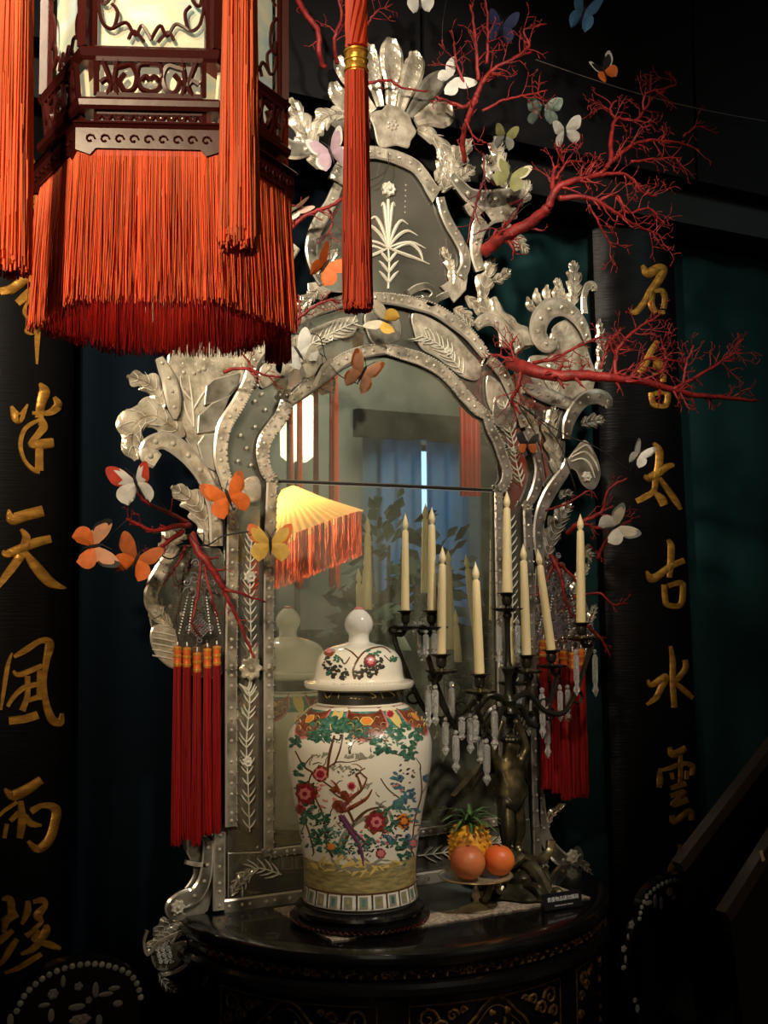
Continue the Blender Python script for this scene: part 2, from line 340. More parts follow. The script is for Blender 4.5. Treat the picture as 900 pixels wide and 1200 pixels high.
RIGHT = [[[(752,311,3),(759,320,10),(772,314,9),(777,317,9),(772,328,9),(762,342,8),(755,354,7),(745,366,7),(737,365,4)],[(764,344,6),(763,357,7),(768,366,6)],[(766,342,4),(775,341,6),(779,350,6),(777,362,6)],[(770,367,6),(778,366,5)]],
[[(770,400,5),(763,412,7),(755,428,8),(744,444,6)],[(762,418,4),(775,424,4)],[(764,427,7),(776,429,8)],[(764,440,5),(776,441,7),(777,448,5)],[(763,460,6),(766,474,6),(780,475,6),(781,460,6),(766,462,5)]],
[[(765,519,3),(772,528,8),(772,545,8),(768,560,7),(766,575,6),(755,583,7),(745,588,6)],[(754,557,3),(760,560,8),(770,555,9),(782,547,7),(789,545,4)],[(772,560,4),(783,575,6),(792,588,6),(797,597,3)],[(767,577,4),(775,585,9),(778,592,8)]],
[[(782,632,3),(786,640,7),(786,655,7),(784,677,5)],[(757,669,2),(763,678,9),(772,674,8),(785,664,7),(801,657,6)],[(778,685,6),(779,700,6),(782,709,6),(797,709,6),(800,690,6),(797,683,6),(782,687,5)]],
[[(785,757,3),(788,775,6),(788,800,6),(790,829,6)],[(759,796,2),(763,803,6),(780,793,8),(775,805,7),(768,818,6),(757,826,3)],[(802,773,5),(803,783,6),(795,794,6),(789,798,4)],[(790,799,4),(800,808,6),(811,818,5)]],
[[(784,875,3),(788,884,8),(803,877,7)],[(773,900,3),(773,915,7),(772,923,5)],[(774,903,3),(785,900,5),(800,895,5),(811,898,6),(810,909,4)],[(797,885,4),(797,917,5)],[(786,905,4),(788,913,4)],[(804,903,4),(804,913,4)],[(785,924,5),(803,918,6)],[(785,933,5),(802,928,6),(788,943,6),(805,937,7)],[(787,955,5),(790,963,7),(808,950,6),(810,961,6)]],
[[(795,989,3),(797,1000,7),(788,1015,8),(784,1023,5)],[(800,1012,5),(814,1002,6)],[(803,1020,5),(808,1010,4)]]]
def callig_board(x0t, x1t, x0b, x1b, zt, zb, yb, sag, chars, label, m):
    o = thing('calligraphy_board', label, 'sign board', ((x0b+x1b)/2, yb, zb))
    n = 28; nz = 2; g = G(); vs = []
    for j in range(nz+1):
        t = j/nz; a = x0b+(x0t-x0b)*t; b = x1b+(x1t-x1b)*t; z = zb+(zt-zb)*t
        for i in range(n+1):
            q = -1+2*i/n; vs.append((a+(b-a)*(i/n), yb-sag*math.sqrt(max(0, 1-(q*.97)**2)), z))
    N1 = n+1; fs = [(j*N1+i, j*N1+i+1, (j+1)*N1+i+1, (j+1)*N1+i) for j in range(nz) for i in range(n)]
    g.add(vs, fs); bv = bvh_of(g)
    g.add([(x, y+.025, z) for x, y, z in vs], [f[::-1] for f in fs])
    K = len(vs)
    g.add([], [])
    for j in range(nz):
        for i in (0, n): g.f.append((j*N1+i, (j+1)*N1+i, K+(j+1)*N1+i, K+j*N1+i)); g.m.append(0)
    for i in range(n):
        for j in (0, nz): g.f.append((j*N1+i, j*N1+i+1, K+j*N1+i+1, K+j*N1+i)); g.m.append(0)
    g.obj('panel', 'board_black', o)
    for ch in chars:
        gg = G()
        for st in ch: lay(gg, bv, st, lift=.0045, base=.0005, n=6, wmul=1.14, fl=.78)
        if gg.v: gg.obj('gilt_character', m, o, autos=60)
    return o
a = W(88, 300, .2); b = W(88, 1100, .2)
callig_board(a.x-.30, a.x, b.x-.30, b.x, 2.75, .05, .24, .07, LEFT, 'tall curved black lacquer board with large bright gilt brush characters, at the left edge', 'gold_leaf')
callig_board(W(700, 285, .2).x, W(794, 285, .2).x, W(736, 1050, .2).x-.02, W(836, 1050, .2).x, 2.62, .05, .24, .07, RIGHT, 'tall curved black lacquer board with dimmer gilt brush characters, right of the mirror', 'gold_leaf')

# ============================================================ the silver glass mirror
MR = thing('venetian_mirror', 'tall arched antique mirror in a leafy etched silver glass frame, standing on the black table', 'mirror', (.17, 0, .80))
XM = W(450, 560).x
def pw(u, v, mir=False):
    p = W(u, v, -.006); return (2*XM-p.x if mir else p.x, p.z)
def smooth2(pts, n, closed): return cr(pts, n, closed)
def plate(name, px, m, y0=.004, th=.006, bev=.003, n=4, mir=False, parent=MR, sharp=False, edge=True, pts=None):
    P = pts or [pw(*q[:2], mir) for q in px]
    if not sharp: P = cr(P, n, True)
    A = sum(P[i][0]*P[(i+1) % len(P)][1]-P[(i+1) % len(P)][0]*P[i][1] for i in range(len(P)))
    if A < 0: P = P[::-1]
    L = len(P); I = []
    for i in range(L):
        a, b, c = P[i-1], P[i], P[(i+1) % L]
        d1 = Vector((b[0]-a[0], b[1]-a[1])); d2 = Vector((c[0]-b[0], c[1]-b[1]))
        d1 = d1.normalized() if d1.length > 1e-9 else d2.normalized(); d2 = d2.normalized() if d2.length > 1e-9 else d1
        nn = Vector((-(d1.y+d2.y), d1.x+d2.x)); nn = nn.normalized() if nn.length > 1e-6 else Vector((-d1.y, d1.x))
        I.append((b[0]+nn.x*bev, b[1]+nn.y*bev))
    dk = 2 if m in ('orn', 'orn_dark') else (1 if edge else 0)
    g = G(); yf = y0-th
    vs = [(x, y0, z) for x, z in P]+[(x, yf+bev*.5, z) for x, z in P]+[(x, yf, z) for x, z in I]
    fs = []; ms = []
    tri = tessellate_polygon([[Vector((x, z, 0)) for x, z in P]])
    for i in range(L):
        j = (i+1) % L; fs += [(i, j, L+j, L+i), (L+i, L+j, 2*L+j, 2*L+i)]; ms += [2, 1]
    for t in tri: fs += [tuple(2*L+k for k in t), tuple(k for k in t)]; ms += [0, 0]
    g.v = vs; g.f = fs; g.m = ms
    return g.obj(name, [m, 'bevel_edge', 'seam_dark'], parent, autos=20)
STUDM = {}
def stud_at(x, z, y, r, parent):
    key = 's'
    if key not in STUDM:
        g = G(); prof = [(1.25, 0), (1.0, .12), (.86, .5), (.5, .85), (.06, 1)]
        g.lathe(prof, 10, M=Matrix.Rotation(PI/2, 4, 'X')); STUDM[key] = g.mesh('stud', 'stud')
    o = link('stud', STUDM[key], parent); pl = parent.location; o.location = (x-(MR.location.x), y-(MR.location.y), z-MR.location.z); o.scale = (r, r*.8, r); return o
# strip of glass following a path: cross-section given as (t,height)
PROF_R = [(-1, 0), (-1, .75), (-.72, 1), (.72, 1), (1, .75), (1, 0)]
PROF_L = [(-1, 0), (-1, .35), (-.55, .95), (-.08, .75), (0, .35), (.08, .75), (.55, .95), (1, .35), (1, 0)]
PROF_P = [(-1, 0), (-1, .5), (-.7, 1), (-.25, .7), (0, .55), (.25, .7), (.7, 1), (1, .5), (1, 0)]
def strip(name, px, m, prof=PROF_R, y0=-.002, th=.012, lobes=0, depth=.3, env=None, shift=.5, n=8, mir=False, parent=MR, studs=0, sr=.0040, bead=None, wmul=1, edge=1):
    P3 = [(*pw(q[0], q[1], mir), q[2]*scl(q[0], q[1])*wmul*.5) for q in px]
    P = cr(P3, n); L = len(P); K = len(prof); vs = []; ds = [0]
    for i in range(1, L): ds.append(ds[-1]+math.hypot(P[i][0]-P[i-1][0], P[i][1]-P[i-1][1]))
    T = ds[-1]; fr = []
    for i in range(L):
        a = P[max(i-1, 0)]; c = P[min(i+1, L-1)]; tx, tz = c[0]-a[0], c[1]-a[1]; q = math.hypot(tx, tz) or 1; tx /= q; tz /= q
        s = ds[i]/T; wd = P[i][2]*(env(s) if env else 1); sh = 0
        if lobes:
            f = (s*lobes) % 1.0; k = 1-depth*(1-math.sin(PI*min(f*1.25, 1))) ; wd *= k; sh = shift*wd*.6
        fr.append((P[i][0], P[i][1], tx, tz, wd))
        for t, h in prof:
            vs.append((P[i][0]-tz*wd*t+tx*sh*abs(t), y0-th*h, P[i][1]+tx*wd*t+tz*sh*abs(t)))
    g = G(); fs = []; ms = []
    for i in range(L-1):
        for k in range(K-1):
            fs.append((i*K+k, i*K+k+1, (i+1)*K+k+1, (i+1)*K+k)); ms.append(2 if k in (0, K-2) else 1 if edge and (k in (1, K-3)) and prof is PROF_R else 0)
    fs += [tuple(range(K)), tuple((L-1)*K+k for k in range(K))[::-1]]; ms += [0, 0]
    g.v = vs; g.f = fs; g.m = ms
    o = g.obj(name, [m, 'bevel_edge', 'seam_dark'], parent, autos=28)
    if studs:
        d = studs*.5; i = 0
        while d < T:
            while ds[i+1] < d: i += 1
            x, z = fr[i][0], fr[i][1]; s_ = stud_at(0, 0, 0, sr, o); s_.location = (x-MR.location.x, y0-th-MR.location.y, z-MR.location.z); s_.parent = o
            d += studs
    if bead:
        gg = G()
        for sd in bead:
            d = 0; i = 0; sp = .0072
            while d < T:
                while ds[i+1] < d: i += 1
                x, z, tx, tz, wd = fr[i]; gg.sph((x-tz*wd*.88*sd, y0-th-.0004, z+tx*wd*.88*sd), .0028, 6, 4); d += sp
        b = gg.obj('beading', 'stud', parent=None); b.parent = o; b.location = (-MR.location.x, -MR.location.y, -MR.location.z); b['kind'] = 'stuff'
    return o
# parts inherit the mirror's location, so shift their meshes
_obj0 = G.obj
def leaf(px, wmax, lobes=4, m='orn', mir=False, y0=-.002, th=.009, depth=.38, veins=True):
    L = len(px); q = [(x, y, wmax) for x, y in px]
    env = lambda s: max(.10, math.sin(PI*min(1, (s*.82+.14)))**.8)
    o = strip('leaf', q, m, PROF_L, y0, th, lobes, depth, env, 1.1, 10, mir)
    if veins:
        P = cr([(*pw(x, y, mir),) for x, y in px], 10); g = G(); n = lobes*2; W2 = wmax*.5*scl(*px[0])
        for i in range(1, n):
            s = i/n; k = int(s*(len(P)-1)); a = P[max(k-1, 0)]; c = P[min(k+1, len(P)-1)]; tx, tz = c[0]-a[0], c[1]-a[1]; qq = math.hypot(tx, tz) or 1; tx /= qq; tz /= qq
            for sd in (-1, 1):
                e = env(s)*W2*.72; x0, z0 = P[k]
                pts = [(x0+(-tz*sd*e*t+tx*e*t*t*1.2), y0-th-.0002+.002*(t-.5)**2, z0+(tx*sd*e*t+tz*e*t*t*1.2)) for t in (0.05, .4, .75, 1)]
                g.tube(pts, [.0006, .0011, .0009, .0003], 4)
        if g.v: v = g.obj('engraved_vein', 'etch', None); v.parent = o; v.location = (-MR.location.x, -MR.location.y, -MR.location.z)
    return o
def rosette(u, v, r=8, m='rail', n=6, y0=-.006, parent=MR, mir=False):
    x, z = pw(u, v, mir); rr = r*scl(u, v); g = G(); Mx = Matrix.Rotation(PI/2, 4, 'X')
    g.lathe([(rr, 0), (rr, .005), (rr*.8, .008), (rr*.3, .006), (rr*.05, .006)], 36, (x, y0, z), M=Mx, ripple=lambda a, zz: .12*math.cos(n*a) if zz > .001 else .12*math.cos(n*a))
    g.sph((x, y0-.008, z), rr*.32, 10, 6)
    return g.obj('rosette', m, parent)
def etch(strokes, mir=False, y=-.005, r=1.3, name='etched_vine', m='etch'):
    g = G()
    for st in strokes:
        P = cr([(*pw(q[0], q[1], mir), (q[2] if len(q) > 2 else r)*scl(q[0], q[1])*.5) for q in st], 5)
        g.tube([(x, y, z) for x, z, w_ in P], [max(.0003, w_) for x, z, w_ in P], 5, flat=1)
    return g.obj(name, m, MR)
def vine(px, n=10, ln=9, mir=False, y=-.005, w0=1.6, flower=None):
    P = cr(px, 8); st = [[(x, y_, w0) for x, y_ in px]]; L = len(P)
    n = int(n*1.7)
    for i in range(1, n+1):
        k = int(i/(n+1)*(L-1)); a, c = P[max(k-1, 0)], P[min(k+1, L-1)]; tx, ty = c[0]-a[0], c[1]-a[1]; q = math.hypot(tx, ty) or 1; tx /= q; ty /= q
        for sd in (-1, 1):
            l = ln*random.uniform(.75, 1.15); x, y0 = P[k]
            st.append([(x, y0, 1.4), (x+(-ty*sd*.45+tx*.5)*l, y0+(tx*sd*.45+ty*.5)*l, 1.9), (x+(-ty*sd*.8+tx*1.1)*l, y0+(tx*sd*.8+ty*1.1)*l, .7)])
    o = etch(st, mir, y)
    if flower:
        for (u, v, r) in flower: rosette(u, v, r, 'etch', 7, y+.002)
    return o
# origin fix: meshes under MR are written in world metres, MR sits at MR.location
# (G.obj subtracts parent.location for direct children)

# backing and glass
OUT = [(264,1068),(264,800),(264,600),(257,565),(251,527),(257,495),(272,470),(284,450),(290,422),(305,400),(340,370),(400,347),(445,341),(510,356),(555,388),(582,424),(600,445),(613,475),(631,515),(638,545),(634,575),(625,600),(627,780),(633,1012),(450,1042)]
plate('backing_panel', OUT, 'panelm', y0=.020, th=.014, bev=.002)
UP = [(321,562),(450,567),(579,573),(586,562),(584,540),(577,516),(570,500),(567,490),(552,479),(534,461),(515,443),(493,430),(471,423),(450,418),(425,422),(404,431),(384,446),(362,463),(345,474),(337,480),(326,498),(317,515),(314,535),(317,552)]
plate('upper_glass', UP, 'old_mirror', y0=.004, th=.005, bev=.002, sharp=True)
LOW = [(321,565),(579,576),(583,780),(586,962),(450,979),(320,996),(318,780)]
plate('lower_glass', LOW, 'old_mirror', y0=.004, th=.005, bev=.002, sharp=True)
plate('bottom_glass', [(268,1000),(320,998),(450,981),(586,964),(622,960),(625,1006),(450,1034),(268,1058)], 'panelm', y0=.004, th=.005, sharp=True)
etch([[(320,563.5,2.2),(450,568.5,1.6),(580,574.5,1.6)]], y=-.002, name='glass_joint', m='seam_dark')
# inner rails
VX = dict(studs=.030, sr=.0038)
strip('inner_rail', [(314,996,13),(314,880,13),(314,780,13),(314,700,13),(316,620,14),(318,566,14)], 'rail', bead=(-1,), **VX)
strip('inner_rail', [(318,562,14),(311,552,15),(307,534,16),(310,516,17),(318,503,17),(329,488,17),(335,472,16)], 'orn', bead=(-1, 1), studs=.026)
strip('inner_rail', [(338,470,13),(346,465,14),(362,452,17),(383,436,17),(402,422,16),(425,413,15),(450,409,14)], 'orn', bead=(1,), studs=.026)
strip('inner_rail', [(452,409,14),(471,415,15),(493,422,16),(515,434,16),(531,449,16),(544,465,16),(558,480,15),(567,486,12)], 'orn', bead=(1, -1), studs=.026)
strip('inner_rail', [(570,489,12),(574,503,13),(581,516,14),(588,536,14),(593,553,14),(591,566,13),(585,574,12)], 'orn_dark', bead=(-1, 1), studs=.026)
strip('inner_rail', [(583,577,12),(584,656,12),(586,780,12),(589,958,12)], 'orn_dark', bead=(-1, 1), **VX)
strip('inner_rail', [(316,999,10),(380,991,10),(450,981,10),(520,971,10),(589,961,10)], 'orn_dark', bead=(-1,), **VX)
# outer rails
strip('outer_rail', [(256,1066,15),(256,1000,15),(257,975,14)], 'rail', **VX)
strip('outer_rail', [(270,968,15),(270,880,15),(270,780,15),(271,700,15),(272,600,14)], 'rail', bead=(-1,), **VX)
strip('outer_rail', [(273,596,12),(264,563,15),(258,540,17),(258,520,17),(263,498,18),(278,474,17),(289,452,16),(294,434,14)], 'orn', bead=(-1,), studs=.026)
strip('outer_rail', [(294,428,14),(305,411,14),(322,394,14),(345,378,14),(370,364,14),(400,354,14),(420,350,13)], 'orn', bead=(1,), studs=.026)
strip('outer_rail', [(422,349,13),(444,350,13),(464,352,14),(487,357,15),(509,364,15),(531,378,16),(549,393,15),(562,409,14),(569,419,11)], 'orn', bead=(1,), studs=.026)
strip('outer_rail', [(572,422,12),(580,428,14),(590,441,15),(598,458,14),(607,478,14),(614,500,13)], 'orn', studs=.026)
strip('outer_rail', [(616,504,12),(622,518,13),(629,537,14),(631,553,14),(627,573,14),(619,590,11)], 'orn_dark', studs=.026)
strip('outer_rail', [(617,597,13),(620,700,13),(622,780,13),(626,880,12),(629,1008,12)], 'orn_dark', bead=(-1, 1), **VX)
strip('outer_rail', [(262,1062,16),(330,1053,16),(400,1043,16),(500,1029,16),(630,1010,16)], 'orn_dark', **VX)
for a in [(318,563,8),(335,464,8),(451,407,6),(570,488,7),(584,575,7),(293,431,8),(617,593,7),(314,783,8),(270,785,7),(586,770,7),(272,595,7),(314,996,8),(422,349,7)]: rosette(*a)
rosette(293, 783, 13, 'orn', 8); rosette(601, 770, 10, 'orn', 8)
# etched vines between the rails
vine([(293,975),(291,920),(289,870),(293,820),(290,805)], 11, 11, flower=[(290,893,6)])
vine([(294,770),(294,730),(293,690),(294,650),(296,625)], 9, 9, flower=[(293,676,7)])
vine([(605,940),(603,880),(601,820),(600,790)], 9, 9)
vine([(600,755),(601,720),(600,680),(599,640),(598,605)], 9, 9)
vine([(612,570),(606,545),(602,520),(596,495),(590,470)], 8, 10, flower=[(603,527,4)])
vine([(545,440),(533,424),(520,408),(505,398),(492,392)], 7, 12, flower=[(525,412,5)])
vine([(345,420),(362,405),(380,395),(398,386),(420,376)], 7, 12, flower=[(386,396,5)])
vine([(330,1025),(300,1018),(280,1040)], 5, 12)
vine([(490,1003),(530,998),(570,990),(600,985)], 6, 11)
# arch panels: overlapping bevelled pieces
plate('arch_panel', [(484,367),(505,372),(530,388),(550,410),(565,428),(560,445),(540,440),(515,420),(495,408),(486,388)], 'orn', y0=.002, th=.005)
plate('arch_panel', [(337,400),(365,385),(400,372),(420,372),(415,392),(385,402),(355,425),(335,440),(322,430)], 'orn', y0=.002, th=.005)
plate('arch_panel', [(428,368),(450,366),(468,372),(470,395),(455,402),(436,400)], 'orn_dark', y0=.002, th=.005)
plate('arch_panel', [(572,440),(590,452),(603,480),(606,500),(590,505),(582,490),(572,470)], 'orn', y0=.002, th=.005)
plate('arch_panel', [(580,465),(586,478),(598,476),(606,486),(600,500),(584,500),(577,488)], 'orn_dark', y0=-.003, th=.004)
plate('arch_panel', [(306,430),(322,410),(332,420),(330,440),(312,455),(304,448)], 'orn', y0=.002, th=.005)
plate('arch_panel', [(283,575),(287,562),(300,558),(306,568),(304,585),(290,588)], 'orn', y0=-.002, th=.005)
for (u, v) in [(300,470),(312,480),(302,452),(283,510),(290,525),(280,540),(295,545),(500,385),(508,400),(497,402),(592,520),(612,530),(585,470),(596,490),(300,500),(308,462),(590,1000),(540,1008),(440,1020)]:
    x, z = pw(u, v); stud_at(x, z, .002-.006, .0042, MR)

# ---- crest
plate('crest_glass', [(385,340),(373,318),(368,290),(376,266),(388,245),(396,222),(402,200),(420,187),(450,183),(478,190),(498,212),(510,238),(522,262),(535,285),(541,308),(536,328),(522,345),(485,347),(440,342)], 'panelm', y0=.006, th=.006)
strip('crest_rail', [(438,179,15),(453,182,16),(471,188,17),(487,197,17),(498,211,17),(506,224,19),(511,229,25)], 'orn', studs=.030)
strip('crest_rail', [(438,179,15),(424,180,16),(410,187,17),(398,200,17),(393,214,20)], 'orn', studs=.030)
strip('crest_rail', [(515,232,12),(519,248,13),(526,264,14),(535,279,14),(543,296,14),(544,312,14),(538,325,14)], 'rail', studs=.030)
strip('crest_rail', [(395,218,12),(386,240,14),(376,256,16),(367,275,16),(364,295,15),(368,314,14),(378,332,14)], 'rail', studs=.030)
plate('crest_point', [(536,322),(548,322),(546,340),(532,355),(520,340),(516,336)], 'orn', y0=0, th=.008, sharp=True)
plate('crest_point', [(372,330),(360,332),(362,348),(378,352),(388,342)], 'orn', y0=0, th=.008, sharp=True)
S_ = []
for dx, top, k in [(0,232,0),(7,236,1),(-7,236,-1),(20,256,1),(-20,252,-1),(30,268,1),(-30,262,-1),(38,282,1),(-34,280,-1),(42,300,1),(-36,300,-1)]:
    b = (456, 290); S_.append([(b[0], b[1], 2), (b[0]+dx*.35, b[1]-(b[1]-top)*.6, 4), (b[0]+dx*.75, top+2, 3.4), (b[0]+dx*1.15, top+4+abs(dx)*.12, .8)])
S_.append([(456,338,2.5),(457,310,2.2),(456,290,2)])
for yy in (330, 318, 306): S_ += [[(456,yy,3),(450,yy-8,3.6),(445,yy-13,.8)], [(457,yy,3),(463,yy-8,3.6),(468,yy-13,.8)]]
S_ += [[(462,292,3),(480,285,4),(492,293,4),(497,306,1)], [(450,292,3),(436,288,4),(425,298,4),(420,308,1)]]
etch(S_, y=-.002, name='etched_palm')
rosette(456.5, 221, 8, 'etch', 8, -.001)
for i in range(6): x, z = pw(477-i*.2, 216+i*6.4); stud_at(x, z, 0, .0022, MR); x, z = pw(432-i*.2, 216+i*6.4); stud_at(x, z, 0, .0022, MR)
leaf([(530,334),(528,312),(519,290)], 16, 3); leaf([(384,330),(386,310),(395,292)], 16, 3)
strip('crest_scroll', [(478,344,8),(488,338,9),(500,336,8),(508,344,8),(502,352,8),(494,349,6)], 'orn_dark')
strip('crest_scroll', [(524,345,8),(513,350,8),(505,357,8),(498,355,6)], 'orn_dark')
# shell fan
def petal(px, w_, m='orn', mir=False): return strip('petal', [(x, y, w_*k) for (x, y), k in zip(px, (.42, .62, 1.0, .92, .42))], m, PROF_P, -.001, .010, mir=mir, n=7)
petal([(458,124),(459,100),(459,76),(459,58),(459,45)], 31)
petal([(469,130),(474,112),(482,90),(487,72),(484,60)], 27)
petal([(479,136),(489,122),(501,108),(511,96),(517,86)], 26, 'orn_dark')
petal([(487,143),(500,138),(512,134),(521,130),(525,122)], 34)
petal([(446,125),(441,105),(436,85),(434,66),(434,52)], 26)
petal([(438,130),(425,112),(410,92),(400,76),(396,66)], 24)
petal([(434,137),(418,128),(404,118),(395,108),(391,96)], 26)
petal([(434,148),(418,146),(404,142),(393,138),(385,130)], 24, 'orn_dark')
bo = plate('shell_boss', [(436,150),(432,140),(437,132),(446,130),(452,124),(464,126),(472,132),(478,136),(481,146),(486,156),(480,166),(476,175),(462,172),(446,175),(440,168)], 'orn', y0=-.006, th=.010)
for k in range(7):
    a = 2*PI*k/7; x, z = pw(458+5*math.cos(a), 148+5*math.sin(a)); stud_at(x, z, -.016, .004, MR)
x, z = pw(458, 148); stud_at(x, z, -.016, .005, MR)
# crest leaves and scrolls, right side as traced and left side mirrored
leaf([(488,152),(503,158),(516,170),(524,190),(527,212)], 26, 3)
leaf([(517,226),(526,205),(536,186),(552,164)], 30, 4)
leaf([(512,215),(518,195),(520,178)], 20, 3); leaf([(530,222),(540,208),(556,196)], 22, 3)
strip('crest_scroll', [(528,206,12),(538,218,16),(550,230,20),(566,235,24),(584,234,24),(600,228,18),(606,218,12)], 'orn_dark', studs=.045, sr=.0062)
strip('crest_scroll', [(604,250,14),(590,250,20),(574,252,22),(562,264,20),(557,282,17),(557,300,16),(562,318,14)], 'orn', studs=.034)
strip('crest_scroll', [(545,240,8),(553,250,12),(562,250,12),(572,262,10)], 'orn')
leaf([(592,222),(588,200),(583,180),(586,160)], 30, 5); leaf([(600,240),(612,230),(620,212)], 22, 3); leaf([(588,262),(602,276),(618,296)], 24, 4); leaf([(575,215),(572,198),(570,182)], 18, 3)
for mi in (True,):
    leaf([(488,152),(503,158),(516,170),(524,190)], 26, 3, mir=mi); leaf([(517,226),(530,200),(548,160)], 34, 4, mir=mi)
    strip('crest_scroll', [(528,206,12),(538,212,18),(550,216,22),(566,214,24),(584,212,24),(600,210,18)], 'orn_dark', studs=.045, sr=.0062, mir=mi)
    strip('crest_scroll', [(604,250,14),(590,250,20),(574,252,22),(562,264,20),(557,282,17),(557,300,16),(562,318,14)], 'orn', studs=.034, mir=mi)
    leaf([(592,222),(588,200),(583,180),(586,160)], 30, 5, mir=mi); leaf([(588,262),(602,276),(618,296)], 24, 4, mir=mi)
    leaf([(572,372),(566,345),(570,320),(584,303)], 26, 4, mir=mi); strip('side_scroll', [(577,352,22),(582,372,20),(596,388,28),(614,394,34)], 'orn', PROF_L, mir=mi)
    strip('side_scroll', [(558,384,13),(569,375,14),(582,379,15),(588,393,15),(589,408,13)], 'orn', studs=.028, mir=mi)
strip('shoulder_scroll', [(690,425,16),(688,402,17),(682,384,18),(672,370,19),(658,361,21),(643,362,24),(632,374,25),(629,391,24),(637,403,22),(646,402,16)], 'orn', studs=.040, sr=.0056, y0=-.004, th=.011, mir=True)
plate('scroll_panel', [(625,400),(640,388),(668,374),(684,392),(690,420),(670,432),(640,420)], 'orn', y0=.004, th=.005, mir=True)
strip('crest_scroll', [(545,318,12),(556,336,14),(572,350,16),(588,372,18),(612,392,18),(628,398,16)], 'orn', studs=.034, y0=.004, mir=True)
leaf([(545,347),(553,354),(566,367)], 18, 2); leaf([(531,362),(542,368),(554,382)], 22, 3); leaf([(372,340),(362,350),(350,362)], 20, 3); leaf([(340,385),(330,392),(322,404)], 18, 3)
leaf([(575,372),(566,350),(570,325),(580,302)], 27, 3, depth=.45); leaf([(576,330),(586,326),(598,316)], 16, 2)
strip('side_scroll', [(577,348,14),(583,366,22),(596,382,28),(610,396,36),(614,405,40)], 'orn', PROF_L, lobes=3, depth=.2)
strip('side_scroll', [(557,383,11),(565,376,15),(577,376,15),(587,386,15),(590,399,15),(589,408,13)], 'orn', studs=.028, y0=-.003)
# big C scroll on the right shoulder
plate('scroll_panel', [(648,385),(668,374),(684,392),(694,420),(700,440),(690,470),(664,480),(640,468),(622,440),(622,418),(640,415),(655,405)], 'orn', y0=.004, th=.005)
strip('shoulder_scroll', [(688,402,11),(682,384,16),(672,370,19),(658,361,21),(643,362,24),(632,374,25),(629,391,24),(637,403,22),(646,402,16),(648,392,10)], 'orn', studs=.040, sr=.0056, y0=-.004, th=.011)
for a in ([(630,368),(622,358),(618,348)], [(636,362),(630,350),(628,338)], [(644,358),(641,345),(641,334)], [(653,356),(652,344),(652,336)]): leaf(a, 13, 1)
leaf([(670,360),(673,335),(672,306)], 26, 4); leaf([(664,354),(656,340),(652,326)], 16, 3)
strip('shoulder_scroll', [(684,368,10),(683,350,9),(687,337,10),(694,336,12),(695,342,8)], 'orn', studs=.018, sr=.0022)
leaf([(700,440),(705,412),(702,374)], 18, 4, 'orn_dark')
leaf([(650,470),(648,450),(646,425)], 24, 4); 
for a in ([(628,462),(640,468)],): strip('side_scroll', [(615,455,12),(640,464,18),(668,474,16)], 'orn', studs=.03)
strip('side_scroll', [(662,515,12),(664,497,16),(672,480,17),(684,468,17),(698,465,18),(709,470,18),(712,478,10)], 'orn_dark', studs=.034, y0=-.004)
leaf([(680,498),(692,494),(708,492)], 20, 3, 'orn_dark')
plate('side_panel', [(600,440),(625,432),(655,440),(668,465),(664,495),(664,530),(655,555),(640,572),(634,545),(625,505),(612,470)], 'panelm', y0=.006, th=.006)
leaf([(655,560),(650,530),(645,500),(650,475)], 28, 4, 'orn'); leaf([(632,520),(622,495),(612,475)], 24, 4, 'orn')
for (u, v) in [(622,455),(634,450),(643,462),(628,470),(640,482),(652,490),(633,490),(646,510),(652,452),(660,470),(650,535),(638,505),(636,530),(660,505)]:
    x, z = pw(u, v); stud_at(x, z, 0, .0044, MR)
plate('shell', [(662,545),(672,528),(684,516),(694,526),(702,545),(702,562),(694,574),(682,568),(674,552)], 'orn_dark', y0=-.002, th=.008)
etch([[(666,542,2),(680,538,3),(690,545,3),(696,560,1)], [(668,536,2),(684,530,3),(695,540,3),(700,552,1)], [(672,530,2),(686,522,3),(694,532,1)]], y=-.011, name='engraved_shell_ribs')
rosette(686, 559, 6, 'etch', 6, -.010)
strip('side_scroll', [(664,538,10),(660,552,14),(650,566,16),(640,582,17),(632,602,16),(629,625,15),(631,650,13),(634,670,8)], 'orn_dark', studs=.036, y0=-.004)
leaf([(640,655),(646,630),(656,608),(668,590)], 30, 5, 'orn_dark'); leaf([(655,585),(662,578),(672,580)], 12, 2, 'orn_dark')
plate('foil_panel', [(632,650),(650,655),(668,670),(684,695),(696,728),(698,758),(680,790),(655,795),(634,800),(626,770),(628,700)], 'foil', y0=.006, th=.006)
leaf([(668,700),(678,680),(690,660)], 18, 3, 'orn_dark'); leaf([(684,740),(692,725),(698,708)], 14, 3, 'orn_dark'); leaf([(676,650),(686,648),(694,655)], 22, 3, 'orn_dark')
# lower right foot
strip('foot_scroll', [(632,930,12),(634,960,14),(640,985,16),(652,1002,18),(668,1012,16),(678,1004,12),(674,994,9)], 'orn_dark', studs=.036)
leaf([(638,975),(646,955),(662,942)], 12, 3, 'orn_dark'); leaf([(672,1008),(684,1014),(694,1030)], 14, 3, 'orn_dark'); rosette(668, 1003, 8, 'etch', 7, -.014)
leaf([(636,1000),(640,1022),(655,1040)], 18, 3, 'orn_dark')
